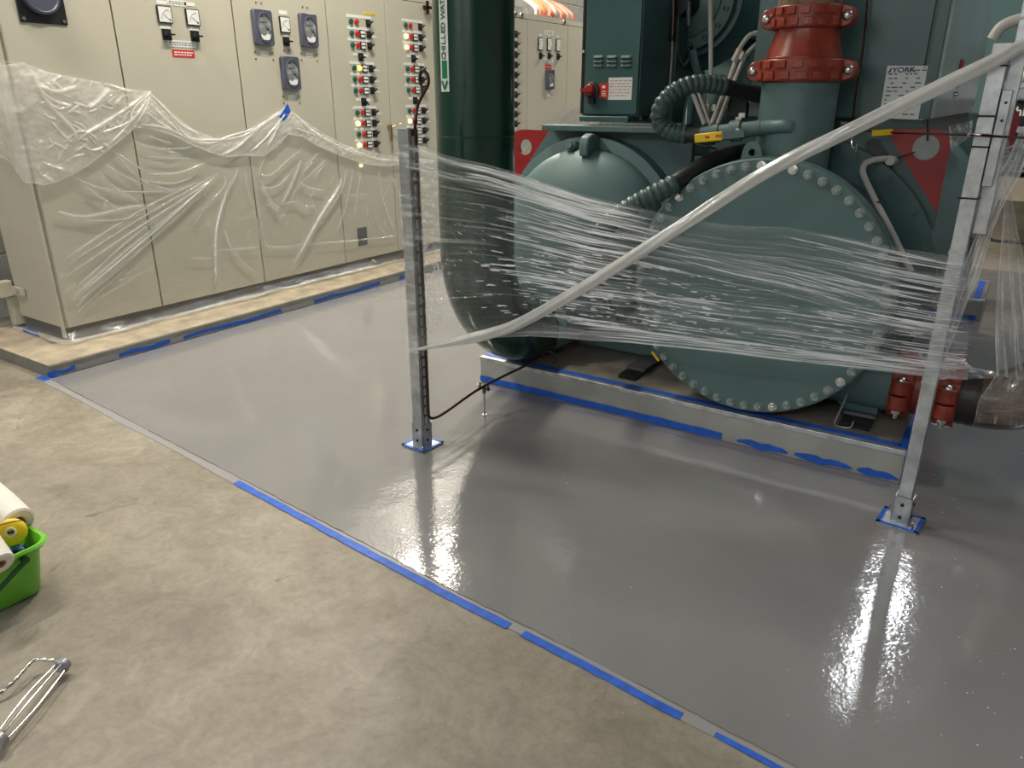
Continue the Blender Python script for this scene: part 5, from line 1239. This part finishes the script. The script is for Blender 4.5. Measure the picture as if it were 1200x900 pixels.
cluster(200, (.12, .55), (.006, .025), (.12, .62), (-.2, 0), (.5, 1.3))       # sparkles painted as short white dashes
cluster(90, (.55, .98), (.006, .03), (.05, .6), (-.2, 0), (.4, 1.2))
quiet = np.exp(-(((Sg - .62) / .16) ** 2 + ((Tg - .75) / .35) ** 2)); Df *= (1 - .55 * quiet)
Df = clip(Df * 1.25)
sheet_np('film_sheet', NU, NV, Pf.reshape(-1, 3), Df.reshape(-1), WRAP, sf)
# film wrapped round the left post
def wrap_post(loc, z0, z1, s, seed, name, dens, nv=160):
    pts = [loc(a * s, b * s) for a, b in ((1, 1), (-1, 1), (-1, -1), (1, -1), (1, 1))]
    nu = 32; P_ = []; D = []
    rsn = vnoise(*np.meshgrid(np.linspace(0, 1, nu + 1), np.linspace(0, 1, nv + 1)), 3, 45, seed, 2)
    for j in range(nv + 1):
        for i in range(nu + 1):
            f = i / nu * 4; k = min(int(f), 3); g = f - k; x = pts[k][0] * (1 - g) + pts[k + 1][0] * g; y = pts[k][1] * (1 - g) + pts[k + 1][1] * g
            P_.append((x, y, z0 + (z1 - z0) * j / nv + .004 * rsn[j, i])); D.append(max(0, min(1, dens + .9 * rsn[j, i])))
    return sheet_np(name, nu, nv, np.array(P_), np.array(D), WRAP, sf)
wrap_post(loc, .43, 1.285, .0310, 61, 'post_wrap', -.05)
wrap_post(loc2, .545, 1.00, .0245, 62, 'post_wrap', -.12, 90)
# second layer from the left post to the flank of the pipe, crossing threads
a_ = Vector((-2.032, 2.305)); b_ = Vector((PX - .12, PYc - .128))
def cross(i, j):
    p = a_.lerp(b_, i); z0 = .44 + .03 * i; z1 = 1.24 - .05 * i; z = z0 + (z1 - z0) * j
    n1 = noise.noise(Vector((i * 3 + j * 8, j * 40, 2))); n2 = noise.noise(Vector((i * 4 - j * 9, (i * .5 + j) * 38, 7)))
    return (p.x, p.y, z), max(0, min(1, .04 + (.7 if n1 > .20 else 0) * .5 + (.9 if n2 > .20 else 0) * (.8 if z < .75 else .25)))
sheet('inner_film', 70, 220, cross, WRAP, sf)
# film hugging the front of the pipe
def hug(i, j):
    a = R(200 + 118 * i); z = .50 + (1.22 - .18 * i - .50) * j
    cy_ = PYc
    if z < PZ + PB:
        aa = math.asin(min(1, (PZ + PB - z) / PB)); cy_ = PYc + PB - PB * math.cos(aa)
        rr = PR + .008
    else: rr = PR + .006
    n1 = noise.noise(Vector((i * 5, (j + .10 * i) * 48, 4))); n2 = noise.noise(Vector((i * 14, (j + .1 * i) * 90, 9)))
    rr += .003 * n1
    return (PX + rr * math.cos(a), cy_ + rr * math.sin(a), z), max(0, min(1, .0 + (n1 - .34) * 1.6 + (n2 - .38) * 2.2))
sheet('pipe_wrap', 90, 260, hug, WRAP, sf)

# twisted film rope from the left post under the pipe up past the right post
def twist(bm, pts, r, n=12, pitch=.10, lobes=4, amp=.25):
    P_ = smooth_path(pts, 12); L_ = 0; prev = None; u = None; last = P_[0]
    for i, p in enumerate(P_):
        t = (P_[min(i + 1, len(P_) - 1)] - P_[max(i - 1, 0)]).normalized()
        if u is None: u, v = frame_of(t)
        u = (u - t * u.dot(t)).normalized(); v = t.cross(u); L_ += (p - last).length; last = p
        rr = r(i / (len(P_) - 1)) if callable(r) else r; rg = []
        for k in range(n * 2):
            a = 2 * math.pi * k / (n * 2); q = rr * (1 + amp * math.sin(lobes * a + L_ / pitch * 2 * math.pi)); rg.append(bm.verts.new(p + (u * math.cos(a) + v * math.sin(a)) * q))
        if prev: bridge(bm, prev, rg)
        else: bm.faces.new(rg[::-1])
        prev = rg
    bm.faces.new(prev); return bm
def rope(name, pts, r, label, **k):
    o = obj(name, twist(NB(), pts, r, **k), ROPEM, None, ang=80)
    me = o.data; uv = me.uv_layers.new(name='UVMap'); a = me.attributes.new('dens', 'FLOAT', 'POINT'); a.data.foreach_set('value', [.4] * len(me.vertices))
    for lp in me.loops: c = me.vertices[lp.vertex_index].co; uv.data[lp.index].uv = (c.x + c.y, c.z)
    return tag(o, label, 'plastic film')
rope('film_rope', [onplane(482, 411, .045), onplane(510, 405, .05), onplane(545, 398, .055), onplane(575, 391, .055), onplane(610, 378, .055), onplane(700, 327, .055), onplane(800, 263, .055), onplane(900, 201, .055), onplane(1000, 150, .055), onplane(1100, 103, .05), onplane(1160, 74, .05), onplane(1200, 52, .05), onplane(1240, 34, .05)],
     lambda s: .003 + .0175 * min(1, s * 5) - (.007 * max(0, (s - .8) * 5)), 'thick white twisted film rope slanting up from the pipe bend to the right post', lobes=5, pitch=.6, amp=.14)
# hanging strands at the right
def ribbon(name, left, right, y0, y1, m, par, nu=26, nv=140, seed=1, fold=.010, base=.15, k1=6):
    """sheet between two pixel edges (top to bottom), on a vertical plane y0 -> y1"""
    L_ = lerp_path([(u, v, 0) for u, v in left], nv); R_ = lerp_path([(u, v, 0) for u, v in right], nv)
    P_ = []; D = []
    for j in range(nv + 1):
        for i in range(nu + 1):
            f = i / nu; u = L_[j].x * (1 - f) + R_[j].x * f; v = L_[j].y * (1 - f) + R_[j].y * f
            yy = y0 + (y1 - y0) * j / nv; n1 = noise.noise(Vector((f * k1, j / nv * 2.2, seed))); n2 = noise.noise(Vector((f * k1 * 3, j / nv * 5, seed + 5)))
            P_.append(tuple(Y(u, v, yy + fold * 2.5 * n1 + fold * n2))); D.append(max(0, min(1, base + .7 * n1 + .6 * n2 + (.55 if i in (0, 1, nu - 1, nu) else 0))))
    return sheet_np(name, nu, nv, np.array(P_), np.array(D), m, par)
hf = thing('hanging_film', (-.05, 2.75, .6), 'loose clear film strands hanging from the upper right corner beside the right post', 'plastic film')
ribbon('film_strand', [(1196, 150), (1182, 185), (1168, 208), (1160, 245), (1142, 280), (1128, 315), (1120, 350), (1112, 385), (1098, 420), (1096, 438)], [(1212, 160), (1196, 205), (1180, 232), (1164, 268), (1155, 300), (1148, 325), (1133, 355), (1124, 380), (1106, 425), (1100, 440)], 2.80, 2.80, STRAND, hf, seed=3, base=.32)
ribbon('film_strand', [(1140, 185), (1144, 210), (1142, 240), (1136, 275)], [(1176, 190), (1172, 214), (1160, 240), (1142, 280)], 2.83, 2.82, STRAND, hf, nu=20, nv=60, seed=8, base=-.1)
ribbon('film_strand', [(1174, 165), (1175, 200), (1177, 240), (1172, 300), (1168, 350), (1166, 400), (1168, 440)], [(1182, 165), (1184, 215), (1192, 270), (1206, 330), (1214, 380), (1218, 420), (1222, 450)], 2.86, 2.90, STRAND, hf, nu=50, nv=140, seed=12, base=.02, k1=12, fold=.014)
ribbon('film_strand', [(1168, 438), (1160, 450), (1146, 470), (1142, 495)], [(1224, 436), (1224, 455), (1224, 480), (1224, 502)], 2.96, 3.19, STRAND, hf, nu=60, nv=40, seed=16, base=-.08, k1=12)
ribbon('film_tail', [(1088, 418), (1092, 445)][0:2], [(1170, 437), (1170, 443)], 2.80, 2.80, STRAND, hf, nu=60, nv=24, seed=20, base=.15, k1=3)
ribbon('film_strand', [(1196, 165), (1150, 200), (1120, 150), (1104, 152)][0:1] + [(1170, 178)], [(1200, 180), (1180, 196)], 2.80, 2.82, STRAND, hf, nu=20, nv=12, seed=24)
ribbon('film_strand', [(1112, 148), (1114, 176)], [(1140, 141), (1138, 160)], 3.3, 3.3, STRAND, hf, nu=16, nv=24, seed=26, base=-.05)
rope('film_rope', [Y(1100, 424, 2.82), Y(1115, 422, 2.84), Y(1130, 426, 2.84), Y(1139, 432, 2.84)], .0045, 'thin loop of film above the low red couplings', lobes=3, pitch=.2)

# ================================================================ SMALL PIPEWORK AT THE LEFT POST
ct = thing('copper_pipe', (-1.97, 2.3, .1), 'thin dark copper pipe down the left post and along to the chiller pad', 'tube')
px0, py0 = loc(.038, .004)
up_ = [(px0 + .002 * math.sin(z * 3), py0, z) for z in (1.375, 1.2, 1.0, .8, .6, .4, .25)]
e1 = Vector((px0, py0, .165)); path = [Vector(p) for p in up_] + [e1, Vector((px0 + .006, py0 + .008, .142)), Vector((px0 + .016, py0 + .03, .137))]
tgt = [Vector((-1.975, 2.703, .155)), Y(640, 417, 3.02)]
path += [Vector((px0 + .02, py0 + .10, .140))] + tgt
obj('pipe_run', tube(NB(), smooth_path(path, 6), .0062, 10), COPPER, ct)
lp_ = [onplane(490, 180, .035)]
loop = [Vector((px0, py0, 1.375)), onplane(489.5, 123, .02), onplane(496, 110, .02), onplane(502, 98, .02), onplane(501, 88, .02), onplane(496, 82.5, .02), onplane(493, 86, .02), onplane(492, 94, .02), onplane(495, 101, .02), onplane(501, 101, .02)]
loop[1] = onplane(489.5, 124, .0)
obj('pipe_loop', tube(NB(), smooth_path(loop, 8), .0062, 10), COPPER, ct)
c = Y(645, 418, 3.03)
bm = NB(); pts = [(c.x + .04 * math.cos(R(a)), c.y + .0 - .01 * math.sin(R(a)), c.z + .035 * math.sin(R(a)) - .005) for a in range(0, 361, 20)]; tube(bm, pts, .003, 6, caps=False)
obj('wire_coil', bm, COPPER, ct)
sd = thing('pipe_stand', (-1.975, 2.703, .003), 'thin threaded rod stand carrying the copper pipe near the pad corner', 'stand')
obj('rod', cyl(NB(), (-1.975, 2.703, .008), (-1.975, 2.703, .148), .0045, n=8), ZINC, sd)
obj('foot_plate', cyl(NB(), (-1.975, 2.703, .0032), (-1.975, 2.703, .0075), .012, n=12), ZINC, sd)
bm = NB(); box(bm, -2.005, -1.945, 2.694, 2.712, .140, .148); cyl(bm, (-2.0, 2.703, .136), (-2.0, 2.703, .168), .005, n=6); cyl(bm, (-1.95, 2.703, .136), (-1.95, 2.703, .168), .005, n=6); obj('pipe_clamp', bm, mat('dark_steel', (.08, .08, .085), .4, metal=.6), sd)
obj('clamp_nut', cyl(NB(), (-1.975, 2.703, .120), (-1.975, 2.703, .139), .009, n=6), mat('dark_steel', (.08, .08, .085)), sd)
# overhead conduit at the top right behind the post
bm = NB(); tube(bm, smooth_path([Y(1163, 46, 2.80), Y(1172, 33, 2.80), Y(1184, 26, 2.8), Y(1205, 20, 2.8)], 6), .016, 12); tag(obj('grey_conduit', bm, CONDUIT, None), 'short grey conduit curving away above the right post', 'conduit')

# ================================================================ BEYOND THE RIGHT POST: a second machine and far wall bits
s2 = thing('second_chiller', (1.2, 9.6, 0), 'second green chiller beyond the right post, mostly hidden, with a black display strip', 'chiller')
YB = 8.6
def bx2(name, u0, v0, u1, v1, y0, y1, m, bevel=.0):
    p, q = Y(u0, v0, y0), Y(u1, v1, y0); return obj(name, box(NB(), p.x, q.x, y0, y1, min(p.z, q.z), max(p.z, q.z)), m, s2, smooth=False, bevel=bevel)
bx2('machine_body', 1160, -60, 1330, 205, YB, YB + 2, GREEN, .02)
bp = bx2('black_display_strip', 1158, 122, 1300, 147, YB - .06, YB - .002, BLACK)
p = Y(1188.5, 131, YB - .065); text('display_lettering', 'Chiller Y', .112, WHITE, bp, (p.x + .13, YB - .064, p.z), (R(90), 0, 0), bold=.002)
bx2('light_grey_beam', 1160, 148, 1330, 158, YB - .12, YB - .003, ZINC)
fr = bx2('bolted_frame', 1170, 96, 1330, 118, YB - .10, YB - .003, ZINC, .02)
for u, v in ((1176, 112), (1178, 98), (1190, 114), (1197, 99)): p = Y(u, v, YB - .11); obj('frame_bolt', lathe(NB(), (p.x, YB - .10, p.z), (0, -1, 0), [(0, .03), (.03, .03)], 10), CHROME, fr)
p, q = Y(1172, 90, YB - .2), Y(1215, 82, YB - .2); obj('end_clamp', cyl(NB(), (p.x + .05, YB - .14, p.z), (q.x, YB - .14, p.z), .05, n=20), STICKW, s2)
p = Y(1196, 64, YB - .2)
obj('eye_ring', lathe(NB(), (p.x + .05, YB - .05, p.z), (0, -1, 0), [(0, .17), (.05, .17), (.05, .11), (0, .11)], 28), GREEND, s2)
for k in range(8): bx2('side_rib', 1172, 162 + 5.6 * k, 1330, 165.4 + 5.6 * k, YB - .07, YB - .002, mat('rib_grey_green', (.16, .21, .20), .25), .01)
bx2('base_beam', 1150, 206, 1330, 244, YB - .02, YB + 1.9, TAN)
cw = tag(obj('floor_cable', tube(NB(), smooth_path([Y(1150, 276, 7.9), Y(1158, 274, 7.9), Y(1162, 281, 7.9), Y(1180, 283, 7.9), Y(1200, 285, 7.9)], 5), .014, 6), BLACKH, None), 'dark cable trailing on the tan floor beyond the film strands', 'cable')
# crumpled plastic drape over the far panels, right of the pipe is part of the dust sheet above

# ================================================================ BUCKET
bcx, bcy, br_ = -2.442, .690, 0
bk = thing('cleaning_bucket', (-2.46, .70, 0), 'bright green rectangular plastic bucket of cleaning things, at the left frame edge', 'bucket')
def rrect(cx, cy, hx, hy, r, ang, z, n=6):
    out = []
    for sx, sy, a0 in ((1, 1, 0), (-1, 1, 90), (-1, -1, 180), (1, -1, 270)):
        for k in range(n + 1):
            a = R(a0 + 90 * k / n); x = sx * (hx - r) + r * math.cos(a); y = sy * (hy - r) + r * math.sin(a)
            out.append((cx + x * math.cos(ang) - y * math.sin(ang), cy + x * math.sin(ang) + y * math.cos(ang), z))
    return out
BA = 0
def buck(secs, m, name, par, closed_bottom=True):
    bm = NB(); prev = None; first = None
    for hx, hy, r, z in secs:
        rg = [bm.verts.new(p) for p in rrect(-2.404, .642, hx, hy, r, BA, z)]
        if prev: bridge(bm, prev, rg)
        else: first = rg
        prev = rg
    bm.faces.new(first[::-1]); bm.faces.new(prev)
    return obj(name, bm, m, par, ang=50)
buck([(.085, .150, .03, .002), (.095, .160, .034, .012), (.120, .180, .045, .150), (.128, .186, .05, .172), (.140, .198, .056, .175), (.145, .203, .058, .183), (.140, .198, .056, .190), (.130, .188, .050, .188), (.120, .178, .046, .165), (.095, .156, .03, .03)], LIME, 'bucket_body', bk)
hd = NB(); 
def bk_at(x, y, z): return Vector((-2.404 + x * math.cos(BA) - y * math.sin(BA), .642 + x * math.sin(BA) + y * math.cos(BA), z))
pts = smooth_path([bk_at(.168, -.095, .175), bk_at(.176, -.13, .12), bk_at(.160, -.165, .06)], 6)
bar(hd, bk_at(.140, .118, .158), bk_at(.150, -.02, .085), .016, .007, (1, 0, 0)); obj('handle', hd, LIMED, bk, smooth=False, bevel=.003)
obj('handle_pin', cyl(NB(), bk_at(.125, .115, .158), bk_at(.142, .115, .158), .011, n=12), LIMED, bk)
# paper rolls
def roll(c, ax, ln, r, rc, label):
    t = thing('paper_roll', c, label, 'paper roll'); c = Vector(c); ax = Vector(ax).normalized()
    obj('paper', lathe(NB(), c, ax, [(.004, rc), (0, rc + .004), (0, r - .006), (.006, r), (ln * .5, r + .002), (ln - .006, r), (ln, r - .006), (ln, rc + .004), (ln - .004, rc), (.004, rc)], 36, caps=(False, False)), TISSUE, t)
    obj('cardboard_tube', lathe(NB(), c + ax * .002, ax, [(0, rc - .003), (0, rc), (ln - .004, rc), (ln - .004, rc - .003), (0, rc - .003)], 28, caps=(False, False)), CARD, t)
    return t
cA = Z(0, 663, .200)
roll(cA, (-.80, .02, .42), .20, .042, .018, 'white paper roll lying across the near side of the green bucket, brown core showing')
cB = Z(22, 613, .21)
roll(cB, (-.97, .0, .22), .22, .050, .02, 'white paper roll leaning behind the yellow disc in the green bucket')
yd = thing('yellow_disc', Z(13, 623, .215), 'round yellow plastic end with white ring and dark slot inside the green bucket', 'disc')
c = Z(13, 624, .215); ax = (EYE - c).normalized(); ax = (ax + Vector((.1, -.15, .1))).normalized()
obj('disc_body', lathe(NB(), c - ax * .05, ax, [(0, .034), (.01, .040), (.045, .043), (.054, .039), (.058, .024), (.059, .004)], 32), YELP, yd, ang=60)
obj('white_ring', lathe(NB(), c - ax * .001, ax, [(.006, .009), (.012, .0105), (.012, .015), (.006, .017)], 20, caps=(False, False)), WHITE, yd)
bm = NB(); u_, v_ = frame_of(ax); 
for s in (-1, 1): cyl(bm, c + ax * .006 + u_ * .0035 * s, c + ax * .0115 + u_ * .0042 * s, .0042, n=8)
obj('dark_slot', bm, BLACK, yd)
bm = NB(); tube(bm, smooth_path([c + ax * .004 + u_ * (.036 * math.cos(R(a))) + Vector((0, 0, 1)) * (.030 + .004 * math.sin(R(a))) for a in (180, 135, 90, 45, 0)], 4), .002, 5); obj('dark_band', bm, mat('dark_brown_band', (.06, .03, .02), .5), yd)
bh = tag(obj('blue_brush_handle', tube(NB(), smooth_path([Z(6, 652, .165), Z(12, 645, .17), Z(20, 642, .17), Z(28, 645, .165)], 6), .008, 10), BLUEP, None), 'curved blue plastic handle lying inside the green bucket', 'brush')
def rag(i, j):
    p = bk_at(-.03 + .11 * i, .02 + .13 * j, .120 + .035 * noise.noise(Vector((i * 4, j * 4, 1))) + .02 * noise.noise(Vector((i * 11, j * 11, 5))) + .045 * i * j)
    return tuple(p), 0
rg_ = sheet('folded_cloth', 24, 24, rag, CLOTHB); tag(rg_, 'dark blue cloth crumpled in the far corner of the green bucket', 'cloth'); so = rg_.modifiers.new('s', 'SOLIDIFY'); so.thickness = .006
obj2 = tag(obj('yellow_sponge', box(NB(), *sum(([a, b] for a, b in ((bk_at(.0, .08, 0).x, bk_at(.0, .08, 0).x + .045), (bk_at(.0, .08, 0).y, bk_at(.0, .08, 0).y + .04), (.12, .165))), [])), mat('pale_yellow_foam', (.55, .50, .15), .9), None, bevel=.008), 'pale yellow sponge beside the yellow disc in the bucket', 'sponge')

# ================================================================ ROLLER FRAME on the concrete
rf = thing('roller_frame', (-1.9, .6, 0), 'chromed wire paint roller cage lying on the bare concrete, lower left', 'roller frame')
ea = Z(73, 780, .03); eb = Z(-1, 868, .03); dd = (eb - ea).normalized(); ln = (eb - ea).length; u_, v_ = frame_of(dd)
CH2 = mat('tool_chrome', (.42, .42, .42), .22, metal=1, var=.3, scale=50)
for k in range(5):
    a = 2 * math.pi * k / 5 + .5; o_ = (u_ * math.cos(a) + v_ * math.sin(a)) * .0155; o_ = Vector((o_.x, o_.y, o_.z))
    mid = (ea + eb) / 2 + o_ * 1.35 + Vector((0, 0, 0))
    obj('cage_wire', tube(NB(), smooth_path([ea + o_ * .8, ea + o_ + dd * .02, mid, eb + o_ - dd * .02, eb + o_ * .8], 5), .0022, 8), CH2, rf)
GP = mat('grey_end_cap', (.30, .31, .33), .3, metal=.3)
obj('end_cap', lathe(NB(), ea - dd * .012, dd, [(0, .012), (.003, .019), (.018, .0205), (.022, .017)], 22), GP, rf)
obj('end_cap', lathe(NB(), eb - dd * .010, dd, [(0, .017), (.003, .0205), (.018, .0205), (.022, .015)], 22), GP, rf)
sh = [ea - dd * .008 + Vector((0, 0, .006)), Z(60, 773.5, .036), Z(45, 773, .036), Z(38, 775, .036), Z(30, 783, .034), Z(15, 800, .028), Z(2, 811, .02), Z(-12, 822, .014)]
o = obj('twisted_rod', twist(NB(), sh, .0042, n=6, pitch=.022, lobes=2, amp=.28), CHROME, rf, ang=80)

# grit and splashes on the coating / crumbs on the concrete
random.seed(31)
bm = NB()
for k in range(46):
    u = random.uniform(1080, 1200) if k < 30 else random.uniform(640, 1180); v = random.uniform(520, 890)
    p = Z(u, v, .0031)
    r = random.uniform(.0012, .003); lathe(bm, p, (0, 0, 1), [(0, r), (r * .5, r * .7), (r * .8, .0001)], 6)
g = tag(obj('paint_droplets', bm, mat('wet_grit', (.6, .6, .6), .1), None), 'tiny wet bumps and grit scattered in the grey floor coating', 'grit'); g['kind'] = 'stuff'
bm = NB()
for k in range(60):
    p = Z(random.uniform(0, 520), random.uniform(450, 895), 0)
    if p.y > off_edge(min(max(p.x, -4.3), 3), 0).y - .06: continue
    r = random.uniform(.0008, .0024); lathe(bm, p, (0, 0, 1), [(0, r), (r * .8, r * .6), (r * 1.1, .0001)], 5)
g = tag(obj('floor_crumbs', bm, mat('pale_crumbs', (.6, .57, .5), .7), None), 'pale crumbs scattered on the bare concrete', 'grit'); g['kind'] = 'stuff'

for o in bpy.data.objects:
    if o.name.startswith('print_line'): o['kind'] = 'stuff'
